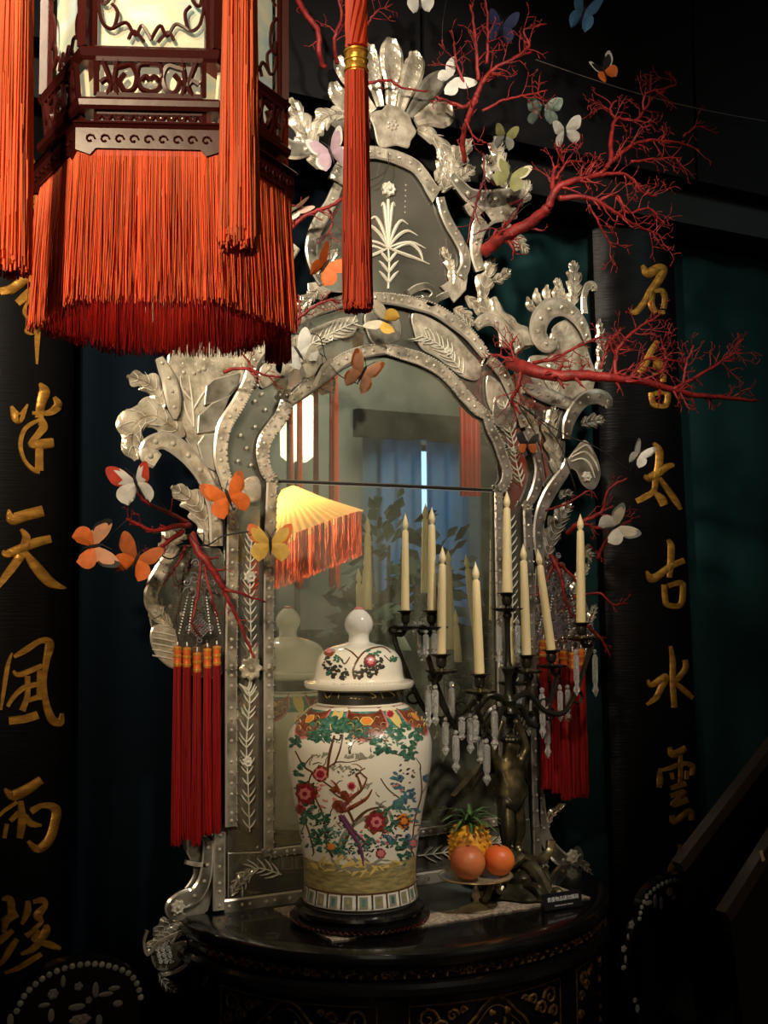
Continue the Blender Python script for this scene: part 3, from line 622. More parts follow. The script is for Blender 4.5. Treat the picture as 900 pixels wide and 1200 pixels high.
# ---- left shoulder
plate('shoulder_panel', [(197,418),(215,405),(245,400),(292,410),(292,432),(284,448),(268,468),(256,490),(250,520),(252,550),(262,585),(262,600),(252,592),(246,566),(234,540),(222,520),(210,500),(205,478),(205,450)], 'orn', y0=.006, th=.007)
strip('shoulder_scroll', [(185,420,10),(191,432,16),(197,446,19),(201,464,20),(203,480,15),(204,492,4)], 'orn', studs=.034, y0=-.006)
leaf([(190,482),(186,465),(174,450),(150,441)], 30, 3, depth=.4)
leaf([(216,512),(198,498),(180,488),(162,494),(155,515),(160,538)], 44, 4, depth=.3)
strip('shoulder_scroll', [(183,541,20),(174,534,24),(174,523,20),(186,517,20),(198,519,22),(213,529,22),(228,545,20),(240,563,19),(247,583,18),(251,605,17),(252,640,16)], 'orn', studs=.042, sr=.0055, y0=-.006)
for px in ([(239,475),(241,452),(250,444),(262,441),(281,436),(278,452),(262,468)], [(231,508),(232,487),(248,472),(270,463),(262,482),(254,505)], [(231,520),(238,510),(253,507),(250,530),(252,552),(238,546)]): plate('glass_shard', px, 'orn_dark', y0=-.002, th=.006, sharp=True)
etch([[(228,500,2),(226,470,2.4),(222,440,1)], [(227,480,2),(236,465,2.5),(243,455,.8)], [(226,470,2),(214,455,2.5),(212,440,.8)], [(228,500,2),(220,485,2.5),(216,470,.8)]], y=-.003)
for (u, v) in [(216,436),(234,434),(215,455),(228,437),(240,432),(246,520),(255,500)]: x, z = pw(u, v); stud_at(x, z, -.002, .0044, MR)
leaf([(246,640),(240,612),(226,588),(202,571)], 34, 4, depth=.34)
leaf([(192,655),(200,634),(216,622)], 30, 3)
plate('side_panel', [(188,660),(210,640),(240,640),(263,650),(264,720),(262,790),(225,792),(205,785),(186,768),(178,735),(174,700)], 'panelm', y0=.006, th=.006)
strip('side_scroll', [(205,640,12),(192,662,17),(180,684,18),(176,704,17),(184,722,12)], 'orn', studs=.036)
leaf([(202,735),(188,722),(182,700)], 24, 3); 
plate('shell', [(180,733),(205,738),(206,782),(186,772),(176,752)], 'orn', y0=-.002, th=.007)
etch([[(178,740+i*7,1.6),(190,742+i*7,2.2),(204,745+i*7,1.6)] for i in range(5)], y=-.010, name='engraved_shell_ribs')
for (u, v) in [(240,655),(250,668),(238,676),(215,662),(226,690),(208,690),(250,700),(200,710),(214,720)]: x, z = pw(u, v); stud_at(x, z, 0, .0044, MR)
# lower left foot
plate('foot_panel', [(215,985),(248,985),(248,1060),(230,1075),(205,1078),(195,1060),(215,1045),(228,1025),(224,1008)], 'orn_dark', y0=.008, th=.006)
strip('foot_scroll', [(243,985,12),(242,1010,14),(238,1032,17),(228,1048,20),(213,1054,22),(201,1062,18),(205,1072,14),(216,1074,8)], 'orn_dark', studs=.036)
rosette(207, 1062, 8, 'etch', 7, -.012)
strip('foot_scroll', [(217,1010,5),(226,1012,6),(242,1014,5)], 'orn')
leaf([(226,1082),(208,1090),(190,1100),(172,1114)], 26, 4, 'orn'); leaf([(216,1078),(198,1082),(180,1096)], 20, 3, 'orn_dark')
strip('foot_scroll', [(228,1084,5),(205,1094,5),(185,1104,5),(172,1118,4),(168,1104,4),(172,1090,4)], 'orn')
plate('foot_panel', [(178,1120),(188,1108),(204,1106),(220,1104),(216,1122),(205,1136),(186,1138)], 'orn_dark', y0=.006, th=.006)
for k in range(9): rosette(184+6.5*(k % 3)+2*(k//3), 1112+7*(k//3), 3.2, 'nacre', 5, -.002)
strip('foot_scroll', [(234,1106,4),(228,1118,4),(218,1129,4),(204,1138,5),(188,1142,4)], 'orn')
leaf([(186,1140),(194,1152),(208,1162)], 16, 3, 'orn_dark')
leaf([(270,1050),(280,1035),(296,1018)], 16, 3, 'orn_dark')
# ============================================================ lantern
DL = 1.49
LC = WD(192, 300, DL); LC.z = 0
vx = Vector((LC.x-CP.x, LC.y-CP.y, 0)).normalized()
th0 = math.atan2(-vx.y, -vx.x) - math.radians(7.5)      # outward angle of the front face (turned a little to the left)
LT = thing('palace_lantern', 'hexagonal carved rosewood lantern with painted panes and an orange silk fringe', 'lantern', (LC.x, LC.y, 1.84))
def lp(k, e, n, z, R):    # face k, e across (m), n out from the face at apothem of R, world z
    a = th0+k*PI/3; ap = R*math.cos(PI/6); nx, ny = math.cos(a), math.sin(a)
    return Vector((LC.x+nx*(ap+n)-ny*e, LC.y+ny*(ap+n)+nx*e, z))
# +e of the front face points right in the picture
sgn = 1 if (lp(0, .1, 0, 2, .15)-CP).dot(rt) > (lp(0, -.1, 0, 2, .15)-CP).dot(rt) else -1
def LPt(k, e, n, z, R): return lp(k*sgn, e*sgn, n, z, R)
RB = .160
fc = LPt(0, 0, 0, 2, RB)
def zf(v, R=RB):  c = LPt(0, 0, 0, 2, R); return zat(v, c.x, c.y)
def hexring(name, m, z0, z1, Ro0, Ro1, Ri, bev=.004):
    g = G()
    for k in range(6):
        pr = [(Ro0, z0), (Ro0+ (bev if Ro1 > Ro0 else 0), z0+bev), (Ro1, z1-bev), (Ro1-bev, z1), (Ri, z1), (Ri, z0)]
        vs = [Vector((LC.x+R*math.cos(th0+PI/6+kk*PI/3), LC.y+R*math.sin(th0+PI/6+kk*PI/3), z)) for kk in (k, k+1) for R, z in pr]
        n = len(pr); g.add(vs, [(i, (i+1) % n, n+(i+1) % n, n+i) for i in range(n)])
    return g.obj(name, m, LT, smooth=False)
def fret(name, k, e0, e1, z0, z1, R, curves, m='rosewood', r=.0024, frame=.006, n=.0, tilt=0, back=None, bm='pane_cream', bi=.012):
    g = G(); mp = lambda x, y: LPt(k, e0+(e1-e0)*x, n+tilt*(1-y), z0+(z1-z0)*y, R)
    for c in curves:
        P = cr([(q[0], q[1], (q[2] if len(q) > 2 else r)) for q in c], 5); g.tube([mp(x, y) for x, y, _ in P], [q[2] for q in P], 5)
    for a, b in (((0, 0), (1, 0)), ((0, 1), (1, 1)), ((0, 0), (0, 1)), ((1, 0), (1, 1))): g.tube([mp(*a), mp(*b)], frame*.7, 4)
    o = g.obj(name, m, LT)
    if back:
        gb = G(); q = [mp(.02, .02), mp(.98, .02), mp(.98, .98), mp(.02, .98)]; a = th0+k*sgn*PI/3; nv = Vector((math.cos(a), math.sin(a), 0))
        gb.add([p-nv*bi for p in q]+[p-nv*(bi+.004) for p in q], [(0, 1, 2, 3), (7, 6, 5, 4), (0, 4, 5, 1), (1, 5, 6, 2), (2, 6, 7, 3), (3, 7, 4, 0)]); gb.obj(back, bm, LT, smooth=False)
def spiral(cx, cy, r0_, a0, turns, s=1, asp=1): return [(cx+asp*r0_*(1-t)*math.cos(a0+s*turns*2*PI*t), cy+r0_*(1-t)*math.sin(a0+s*turns*2*PI*t)) for t in [i/7 for i in range(7)]]
PAT = [[(.0, .15), (.08, .5), (.02, .95)], [(.09, .02), (.14, .4), (.11, 1)], [(.18, 0), (.17, .5), (.2, 1)]]
PATC = []
for mxx in (0, 1):
    f = (lambda x: 1-x) if mxx else (lambda x: x)
    PATC += [[(f(.10), 0), (f(.14), .3), (f(.11), .6), (f(.06), 1)], [(f(.04), .35), (f(.1), .45), (f(.16), .3), (f(.2), .45)], [(f(.2), 0), (f(.17), .4), (f(.2), 1)],
             [(f(.17), .75), (f(.24), .8), (f(.33), .85), (f(.38), .55), (f(.35), .2), (f(.27), .12), (f(.22), .4), (f(.27), .62)], [(f(.38), .55), (f(.42), .22), (f(.5), .12)], [(f(.38), .5), (f(.4), .85), (f(.5), .9)], [(f(.42), .42), (f(.46), .55), (f(.5), .45)]]
BORD = []
for mxx in (0, 1):
    f = (lambda x: 1-x) if mxx else (lambda x: x)
    BORD += [[(f(.03), .42), (f(.12), .36), (f(.14), .26), (f(.07), .22), (f(.05), .29)], [(f(.02), .30), (f(.06), .14), (f(.16), .10), (f(.2), .18), (f(.15), .22)], [(f(.16), .10), (f(.28), .13), (f(.36), .07), (f(.42), .12), (f(.5), .05)],
             [(f(.03), .66), (f(.1), .6), (f(.12), .52), (f(.05), .48)], [(f(.02), .9), (f(.06), .78), (f(.03), .7)], [(f(.3), .05), (f(.35), .09), (f(.44), .04)]]
zP0 = zf(57); zP1 = zP0+.26
for k in range(6):
    hw = RB/2-.012
    fret('pane_frame', k, -hw, hw, zP0, zP1, RB, BORD, back='painted_pane', bm='pane_paint', bi=.008, n=-.004)
    fret('fretwork', k, -hw+.004, hw-.004, zf(113), zf(73), RB, PATC, back='lit_backing', n=.004, r=.0036, tilt=-.004)
    fret('fretwork', k, -hw+.004, hw-.004, zf(142, .166), zf(129, .166), .166, [[(x*.1, .1), (x*.1+.05, .8), (x*.1+.1, .1)] for x in range(10)], n=-.010, back='lit_backing', r=.003)
    g = G(); c = LPt(k, RB/2, 0, 0, RB); a = th0+PI/6+k*PI/3; R_ = RB-.002
    g.box((LC.x+R_*math.cos(a), LC.y+R_*math.sin(a), (zP0+zP1)/2), (.013, .013, zP1-zP0), M=Matrix.Rotation(a, 3, 'Z').to_4x4()); g.obj('corner_post', 'rosewood', LT, smooth=False)
    # carved apron board
    R_ = .172; z0, z1 = zf(180, R_), zf(150, R_); g = G(); hw2 = R_/2
    vs = [LPt(k, e, n, z, R_) for n in (0, -.008) for e, z in ((-hw2, z0+.004), (-hw2*.8, z0-.002), (-hw2*.72, z0+.006), (hw2*.72, z0+.006), (hw2*.8, z0-.002), (hw2, z0+.004), (hw2, z1), (-hw2, z1))]
    g.add(vs, [(0, 1, 2, 7), (2, 3, 6, 7), (3, 4, 5, 6)]+[(15, 10, 9, 8), (15, 14, 11, 10), (14, 13, 12, 11)]+[(i, 8+i, 8+(i+1) % 8, (i+1) % 8) for i in range(8)])
    for i in range(-4, 5):
        ee = hw2*.2*i; q = [LPt(k, ee+.006*math.cos(t)*(1-t/9), .001, (z0+z1)/2+.001+.006*math.sin(t)*(1-t/9), R_) for t in [j*.8 for j in range(8)]]
        g.tube(q, .0013, 4)
    g.obj('carved_apron', 'rosewood', LT)
hexring('moulding', 'rosewood', zf(72), zf(57), RB, RB+.008, RB-.03)
hexring('moulding', 'rosewood', zf(128, .166), zf(114, .166), .163, .168, .12)
hexring('moulding', 'rosewood', zf(150, .175), zf(142, .175), .172, .178, .12)
hexring('canopy_rim', 'rosewood', zP1, zP1+.03, RB+.01, .27, .10)
g = G(); g.tube([(LC.x, LC.y, zP1+.03), (LC.x, LC.y, ZC)], .006, 8); g.obj('hanging_rod', 'rosewood', LT)
# silk fringe: uncountable strands
def strand(g, p, q, r, wig=.0015, segs=5):
    P = []
    a, b = random.uniform(0, 6), random.uniform(0, 6)
    for i in range(segs+1):
        t = i/segs; P.append(p.lerp(q, t)+Vector((wig*math.sin(a+t*5)*t, wig*math.sin(b+t*4)*t, 0)))
    g.tube(P, r, 3, cap=False)
zt, zb = zf(172, .165), 1.848
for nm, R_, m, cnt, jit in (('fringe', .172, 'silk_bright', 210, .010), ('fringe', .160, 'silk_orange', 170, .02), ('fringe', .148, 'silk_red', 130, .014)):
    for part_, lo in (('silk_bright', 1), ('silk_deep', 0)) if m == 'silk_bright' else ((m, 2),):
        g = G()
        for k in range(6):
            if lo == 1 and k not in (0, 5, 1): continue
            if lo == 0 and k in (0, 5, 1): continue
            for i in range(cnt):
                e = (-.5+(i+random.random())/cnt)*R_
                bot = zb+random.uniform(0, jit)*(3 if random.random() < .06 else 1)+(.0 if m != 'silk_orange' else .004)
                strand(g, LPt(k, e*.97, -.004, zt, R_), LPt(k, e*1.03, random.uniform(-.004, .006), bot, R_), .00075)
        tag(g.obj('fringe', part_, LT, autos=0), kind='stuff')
hexring('fringe_band', 'silk_red', zf(183, .168), zf(170, .168), .168, .168, .160, .001)

pl = bpy.data.lights.new('lantern_bulb', 'POINT'); pl.energy = 1.6; pl.color = (1, .62, .32); pl.shadow_soft_size = .03; po = bpy.data.objects.new('lantern_bulb', pl); COL.objects.link(po); po.location = (LC.x, LC.y, 2.02)
# ============================================================ tassels
def tassel(name, x, y, zbot, ztop, r, m, label, group=None, cord_to=None, cap='cap_gold', capm='cap_orange', caph=.05, n=170, capz=None, twist=False):
    o = thing(name, label, 'tassel', (x, y, zbot), group)
    cz = capz if capz is not None else ztop
    g = G()
    for i in range(n):
        a = random.uniform(0, 2*PI); rr = r*math.sqrt(random.uniform(.35, 1))
        t0 = Vector((x+rr*.8*math.cos(a), y+rr*.8*math.sin(a), cz)); t1 = Vector((x+rr*1.04*math.cos(a), y+rr*1.04*math.sin(a), zbot+random.uniform(0, .05*(cz-zbot))))
        strand(g, t0, t1, r*.075 if r > .01 else r*.11, r*.09, 5)
    tag(g.obj('silk_strands', m, o, autos=0), kind='stuff')
    g = G(); g.lathe([(r*.5, 0), (r*.78, caph*.05), (r*.82, caph*.3), (r*.76, caph*.36), (r*.82, caph*.42), (r*.78, caph*.7), (r*.84, caph*.76), (r*.7, caph*.97), (r*.3, caph)], 14, (x, y, cz-.002)); g.obj('cap', capm, o)
    g = G()
    for q in (.12, .5, .86): g.lathe([(r*.80, 0), (r*.90, .001), (r*.90, caph*.10), (r*.80, caph*.12)], 14, (x, y, cz+caph*q-.003))
    g.obj('gold_thread', cap, o)
    if cord_to is not None:
        g = G(); a = Vector((x, y, cz+caph)); b = Vector(cord_to)
        if twist:
            for ph in range(9):
                g.tube([a.lerp(b, t/14)+Vector((math.cos(ph*.7+t*.55), math.sin(ph*.7+t*.55), 0))*r*.62 for t in range(15)], r*.24, 5)
        else: g.tube([a.lerp(b, t/6) for t in range(7)], .0016, 5)
        g.obj('cord', 'silk_orange' if twist else 'print_white', o)
    return o
zL = 1.864; TG = 'big tassels hanging round the lantern'
def bt(u, D, r, m, label, **k):
    p = WD(u, 200, D); return tassel('lantern_tassel', p.x, p.y, zL, 2.6, r, m, label, TG, cord_to=(p.x, p.y, 2.62), n=420, **k)
bt(280, 1.20, .0195, 'silk_bright', 'long bright orange tassel hanging in front of the lantern fringe, right of its middle', capz=2.35)
bt(15, 1.28, .020, 'silk_bright', 'long bright orange tassel at the left edge, partly out of the picture', capz=2.38)
p3 = WD(418, 200, 1.4545)
tassel('lantern_tassel', p3.x, p3.y, zL, 2.2, .0180, 'silk_orange', 'red orange tassel with a gold band hanging in front of the mirror crest', TG, cord_to=(p3.x, p3.y, 2.62), n=420, caph=.034, capz=zat(86, p3.x, p3.y), twist=True, capm='cap_gold')
bt(326, 1.78, .018, 'silk_orange', 'orange tassel mostly hidden behind the right side of the lantern', capz=2.32)
g = G()
for p in (WD(280, 200, 1.20), WD(15, 200, 1.28), WD(418, 200, 1.4545), WD(326, 200, 1.78)):
    g.tube([(LC.x, LC.y, 2.66), ((LC.x+p.x)/2, (LC.y+p.y)/2, 2.69), (p.x, p.y, 2.64), (p.x, p.y, 2.61)], [.009, .008, .006, .004], 6)
g.obj('dragon_bracket', 'rosewood', LT)
# hanging knot ornaments on the mirror
def knot(g, c, w, n=3, r=.0012):
    c = Vector(c)
    for k in range(-n, n+1):
        o = k*w/(2*n)
        for s_ in (-1, 1):
            d = Vector((1, 0, s_)).normalized(); e = Vector((-s_, 0, 1)).normalized()*0+Vector((1, 0, -s_)).normalized()
            L_ = w*.5; g.tube([c+e*o-d*L_, c+e*o-d*L_*.3+Vector((0, -.001, 0)), c+e*o+d*L_*.3, c+e*o+d*L_], r, 5)
    for a in range(4):
        t = a*PI/2; q = c+Vector((math.cos(t), 0, math.sin(t)))*w*.72; g.tube([q+Vector((math.cos(b), 0, math.sin(b)))*w*.16 for b in [i*.7 for i in range(10)]], r, 5)
def swirl(g, c, w, r=.0015):
    c = Vector(c)
    for s_ in (-1, 1):
        for (ox, oz, q, a0) in ((.28, -.1, .26, 0), (.18, .35, .2, 1), (.4, .25, .14, 2), (.12, .8, .15, 0), (0, 1.15, .12, 1)):
            g.tube([c+Vector((s_*(ox+q*(1-t/12)*math.cos(a0+t*.75))*w, 0, (oz+q*(1-t/12)*math.sin(a0+t*.75))*w)) for t in range(12)], r, 5)
def hanger(u, v, label):
    c = W(u, v, -.035); o = thing('knot_hanger', label, 'ornament', tuple(c)); g = G(); swirl(g, c, .075, .0017); g.obj('openwork_top', 'pewter', o)
    g = G(); kc = W(u, v+44, -.035); knot(g, kc, .036); g.obj('endless_knot', 'pewter', o)
    for du in (-24, -13, 13, 24):
        g = G()
        a = W(u+du*.6, v+8, -.035); b = W(u+du, v+50, -.035); n_ = 13
        for i in range(n_): g.sph(a.lerp(b, i/(n_-1)), .0021, 6, 4)
        g.obj('bead_string', 'print_white', o)
    g = G(); g.tube([c+Vector((0, 0, .05)), c+Vector((0, .015, .11)), c+Vector((0, .034, .125))], .0012, 5); g.obj('hook', 'twig_black', o)
hanger(234, 692, 'black openwork knot hanger with white beads on the left side of the mirror frame')
hanger(655, 690, 'black openwork knot hanger with white beads behind the right candles')
TL = [(208, 756, 992, -.036), (219, 757, 985, -.040), (231, 763, 992, -.048), (243, 758, 980, -.040), (254, 755, 978, -.036)]
nmL = ['leftmost', 'second from the left', 'middle', 'fourth from the left', 'rightmost']
for i, (u, v0, v1, Y) in enumerate(TL):
    p = W(u, v0+25, Y); kp = W(u, v0-4, -.035)
    tassel('mirror_tassel', p.x, p.y, zat(v1, p.x, p.y), 0, .0105, 'silk_red', 'dark red tassel, %s of five on the left of the mirror' % nmL[i], 'red tassels left of the mirror', cord_to=kp, caph=.047, capz=zat(v0+25, p.x, p.y), n=200)
TR = [(637, 748, 925, -.036), (650, 762, 930, -.040), (661, 760, 938, -.046), (671, 762, 935, -.040), (681, 758, 935, -.036)]
for i, (u, v0, v1, Y) in enumerate(TR):
    p = W(u, v0+22, Y); kp = W(u, v0-4, -.035)
    tassel('mirror_tassel', p.x, p.y, zat(v1, p.x, p.y), 0, .0125, 'silk_red', 'dark red tassel, %s of five behind the right candles' % nmL[i], 'red tassels right of the mirror', cord_to=kp, caph=.047, capz=zat(v0+22, p.x, p.y), n=200)

# ============================================================ coral branches
def coral(trunks, label, seed, dens=1.0, m='coral', depth=3, ln=34, Y=-.10, spread=.06, name='coral_branch', up_=0, r_base=None):
    rnd = random.Random(seed); g = G(); s0 = scl(600, 300, Y)
    def grow(p, d, L, r, lev):
        n = max(3, int(L/.012)); P = [p]; R = [r]; dd = d.copy(); kids = []
        for i in range(n):
            dd = (dd+Vector((rnd.uniform(-.34, .34), rnd.uniform(-.25, .25), rnd.uniform(-.34, .34)))).normalized()
            P.append(P[-1]+dd*(L/n)); R.append(max(.0011, r*(1-.75*(i+1)/n))); 
            if lev > 0 and i > 0 and rnd.random() < .70: kids.append((P[-1].copy(), dd.copy(), R[-1], 1-i/n))
        g.tube(P, [max(.0009, q*.8) for q in R], 4 if lev < 2 else 5)
        for q, d2, rr, f in kids:
            side = 1 if rnd.random() < .5 else -1; ax = Vector((0, 1, 0)); a = side*rnd.uniform(.5, 1.15)
            nd = Matrix.Rotation(a, 3, ax) @ d2; nd.y += rnd.uniform(-.35, .2); nd.normalize()
            grow(q, nd, L*rnd.uniform(.35, .6)*(.6+.4*f), max(.0012, rr*.8), lev-1)
    for tr in trunks:
        pts, w0, w1, kids = tr[0], tr[1], tr[2], tr[3]
        P3 = []; N = len(pts)
        for i, q in enumerate(pts): P3.append(tuple(W(q[0], q[1], q[2] if len(q) > 2 else Y)))
        C = cr(P3, 6); L = len(C); C = [Vector(c)+Vector((rnd.uniform(-.0018, .0018), rnd.uniform(-.002, .002), rnd.uniform(-.0018, .0018))) for c in C]
        R = [max(.0013, (w0+(w1-w0)*i/(L-1))*.5*s0) for i in range(L)]
        g.tube(C, R, 7)
        nk = int(kids*dens*1.35)
        for k in range(nk):
            i = int(rnd.uniform(.18, .98)*(L-2)); d = (C[i+1]-C[i]).normalized(); a = rnd.choice((-1, 1))*rnd.uniform(.45, 1.1)
            nd = Matrix.Rotation(a, 3, Vector((0, 1, 0))) @ d; nd.y += rnd.uniform(-.4, .15); nd.normalize()
            grow(C[i], nd, ln*s0*rnd.uniform(.5, 1.15), max(.0014, R[i]*.6), rnd.choice((1, 2, 2)) if depth > 2 else 1)
    o = g.obj(name, m, autos=0, origin=trunks[0][0] and W(*trunks[0][0][0][:2], Y)); return tag(o, label, 'coral')
# big fan, upper right
coral([([(568,295,-.02),(590,278,-.08),(620,262,-.14),(643,243,-.2)], 17, 12, 5),
       ([(643,243,-.2),(652,222,-.22),(680,210,-.24),(702,205,-.25)], 10, 7, 7), ([(650,228,-.2),(648,205,-.18),(655,192,-.18)], 7, 3, 5), ([(702,205,-.25),(722,185,-.25),(745,168,-.24),(775,165,-.24),(805,170,-.23),(820,178,-.22)], 6, 2, 9),
       ([(800,160,-.23),(815,150,-.23),(830,148,-.22)], 3, 2, 2), ([(716,190,-.25),(716,165,-.22),(722,140,-.2),(745,140,-.2),(765,115,-.18),(780,105,-.18)], 6, 2, 9), ([(722,140,-.2),(715,128,-.2),(722,118,-.2)], 4, 2, 4),
       ([(755,130,-.2),(757,110,-.2),(790,100,-.2),(788,90,-.2)], 3, 2, 5), ([(702,205,-.25),(735,205,-.26),(752,225,-.26),(770,230,-.25)], 5, 2, 7), ([(740,190,-.25),(770,186,-.25),(800,186,-.24)], 4, 2, 6), ([(655,232,-.22),(690,232,-.25),(715,245,-.26),(740,262,-.26),(765,272,-.25),(780,280,-.25)], 7, 2, 9),
       ([(700,236,-.25),(722,228,-.27),(735,250,-.27),(760,245,-.27),(778,262,-.27)], 5, 2, 6), ([(690,240,-.25),(702,262,-.25),(715,285,-.24),(722,290,-.24)], 3, 1.5, 4), ([(652,210,-.2),(665,190,-.2),(685,190,-.2)], 4, 2, 6)],
      'large red coral fan reaching up and right, in front of the right calligraphy board', 11, 1.3, ln=31)
coral([([(545,190,-.03),(542,165,-.06),(548,140,-.1),(558,115,-.13)], 6, 7, 4), ([(558,115,-.13),(545,125,-.1),(530,120,-.08),(510,113,-.06)], 6, 3, 4),
       ([(558,115,-.13),(565,98,-.15),(580,80,-.18),(600,70,-.2),(625,60,-.2)], 7, 3, 9), ([(560,95,-.15),(558,60,-.15),(555,25,-.14),(550,5,-.13)], 5, 2.5, 8), ([(570,75,-.16),(572,45,-.16),(570,10,-.15),(567,-15,-.15)], 4, 2, 7),
       ([(600,70,-.2),(620,55,-.2),(615,35,-.2),(640,28,-.2)], 4, 2, 6), ([(565,130,-.15),(590,118,-.17),(615,112,-.18),(640,106,-.18)], 4, 2, 7), ([(545,100,-.12),(535,75,-.12),(532,50,-.12)], 4, 2, 5), ([(545,140,-.1),(556,160,-.1),(570,168,-.1)], 3, 1.5, 3)],
      'red coral fan spreading above the right side of the mirror crest', 23, 1.1, ln=26)
coral([([(598,425,-.03),(618,432,-.10),(650,440,-.16),(690,440,-.2),(725,444,-.23),(765,450,-.25),(810,462,-.26),(850,466,-.26),(888,470,-.26)], 18, 3.5, 17),
       ([(722,443,-.23),(722,415,-.22),(735,395,-.22),(755,380,-.22),(775,368,-.22)], 6, 2.5, 10), ([(705,432,-.2),(712,405,-.2),(728,385,-.2)], 4, 2, 6), ([(765,450,-.25),(780,425,-.24),(775,400,-.24)], 4, 2, 6), ([(790,456,-.26),(820,440,-.26),(850,420,-.26),(870,410,-.26)], 5, 2, 10), ([(800,450,-.26),(805,425,-.26),(812,405,-.26)], 4, 2, 6), ([(625,425,-.10),(650,420,-.15),(680,405,-.17),(710,392,-.19)], 5, 2, 8),
       ([(612,430,-.08),(596,420,-.05),(575,415,-.04)], 5, 2, 5), ([(612,432,-.09),(606,455,-.08),(600,470,-.06),(610,485,-.06)], 6, 2.5, 5), ([(605,425,-.06),(598,405,-.05),(605,395,-.05)], 5, 2, 4), ([(740,438,-.24),(760,420,-.24),(800,425,-.24)], 3, 2, 6)],
      'long red coral branch reaching right across the middle of the right board', 5, 1.45, ln=27)
coral([([(700,655,-.06),(715,625,-.10),(740,610,-.12)], 5, 3, 3), ([(664,625,-.03),(680,612,-.08),(705,600,-.1),(712,575,-.12),(735,560,-.14)], 7, 2.5, 8), ([(680,612,-.08),(706,618,-.1),(728,595,-.12)], 5, 2, 5), ([(690,640,-.05),(705,650,-.06)], 3, 1.5, 3)], 'small red coral sprig beside the tall right candle', 31, 1, ln=20)
coral([([(645,650,-.03),(655,670,-.05),(662,700,-.06),(670,725,-.07)], 7, 3, 4), ([(652,655,-.03),(640,680,-.04),(630,700,-.04)], 5, 2, 3), ([(672,700,-.05),(700,695,-.08),(720,708,-.1),(735,706,-.1)], 4, 1.5, 3), ([(675,720,-.06),(690,735,-.08),(705,750,-.09),(716,770,-.09)], 6, 2, 5), ([(655,660,-.04),(675,680,-.05),(686,710,-.06)], 5, 2, 4)], 'red coral sprig hanging behind the two right candles', 37, 1, ln=15)
coral([([(223,625,-.04),(235,650,-.06),(252,672,-.07),(262,690,-.07)], 9, 6, 3), ([(262,690,-.07),(272,712,-.07),(285,740,-.07),(298,772,-.07)], 5, 2.5, 4), ([(262,690,-.07),(280,695,-.08),(310,705,-.08)], 4, 2, 3), ([(235,660,-.06),(232,700,-.06),(225,730,-.06),(235,745,-.05)], 3.5, 2, 2), ([(240,665,-.06),(248,700,-.07),(255,722,-.06)], 3, 2, 2),
       ([(222,615,-.05),(200,618,-.09),(180,622,-.11),(158,612,-.12),(148,607,-.12)], 6, 2.5, 7), ([(215,622,-.06),(190,640,-.09),(178,650,-.1)], 6, 2, 6), ([(220,612,-.05),(195,600,-.1),(172,590,-.14),(160,575,-.15)], 5, 2.5, 1), ([(218,640,-.05),(205,665,-.06),(195,680,-.06)], 4, 2, 4)],
      'red coral branch crossing the left side of the mirror frame above the red tassels', 41, .9, ln=16)
coral([([(338,270,-.03),(360,252,-.06),(385,243,-.08),(402,232,-.08)], 5, 4, 5), ([(360,252,-.06),(350,240,-.05),(343,262,-.05)], 3, 2, 3), ([(385,245,-.06),(390,262,-.06),(375,285,-.05)], 3, 1.5, 3)], 'thin red coral sprig on the left of the crest behind the gold banded tassel', 43, 1, ln=16)
coral([([(343,380,-.04),(360,365,-.06),(385,352,-.07),(398,356,-.07)], 4, 2, 9), ([(343,392,-.05),(352,372,-.05),(350,345,-.05)], 4, 2, 5)], 'fine red coral sprig right of the lantern fringe', 47, 1, ln=13)
coral([([(262,436,-.06),(285,432,-.09),(305,438,-.10),(330,442,-.1)], 4, 2, 7), ([(300,440,-.09),(292,425,-.08),(285,415,-.08)], 3, 2, 3)], 'fine orange red coral sprig on the left shoulder under the lantern', 53, .9, ln=14)
coral([([(345,-12,-.03),(357,15,-.06),(372,35,-.08),(374,60,-.08),(380,80,-.06)], 7, 6, 2), ([(395,75,-.05),(392,45,-.08),(400,20,-.08),(395,-10,-.08)], 5, 3, 7), ([(430,30,-.06),(440,15,-.08),(460,5,-.08)], 3, 1.5, 5)], 'red coral branch at the top, behind the gold banded tassel', 59, 1, ln=20)
coral([([(432,98,-.03),(455,94,-.035),(470,102,-.035),(500,108,-.04)], 4, 2, 4)], 'thin red coral twig crossing the shell crest', 61, 1, ln=11, depth=2)
coral([([(565,215,-.03),(558,240,-.05),(552,262,-.06),(548,285,-.05)], 3, 2, 6), ([(600,240,-.05),(612,235,-.05),(590,270,-.05),(575,268,-.04),(555,275,-.04)], 3, 1.5, 6), ([(566,180,-.05),(568,210,-.05),(560,225,-.04)], 3, 1.5, 3)], 'thin dark red coral net over the right crest scroll', 67, 1, ln=18, m='coral_dark')
coral([([(640,598,-.05),(665,590,-.06),(690,575,-.08),(700,585,-.08)], 3, 1.5, 5)], 'tiny red coral twig left of the dark gap beside the right rail', 71, 1, ln=13, depth=2)
def twigs(lines, label, rr=.0015):
    g = G()
    for l in lines: g.tube(cr([tuple(W(*q)) for q in l], 6), rr, 5)
    tag(g.obj('bare_twig', 'twig_black', autos=0, origin=W(*lines[0][0])), label, 'twig')
twigs([[(600,468,-.04),(640,500,-.06),(660,530,-.06),(675,575,-.07)], [(610,475,-.05),(660,508,-.08),(700,525,-.12),(738,552,-.14)], [(605,470,-.04),(630,515,-.05),(640,560,-.05)]], 'bare black twig trailing from the right shoulder toward the small white butterfly')
twigs([[(335,392,-.05),(370,392,-.06),(378,405,-.06),(382,420,-.06),(398,440,-.07),(420,450,-.07)], [(380,418,-.06),(362,405,-.05)], [(303,432,-.05),(322,412,-.06),(330,402,-.06)]], 'bare black twig carrying the pale butterflies beside the arch', .0013)
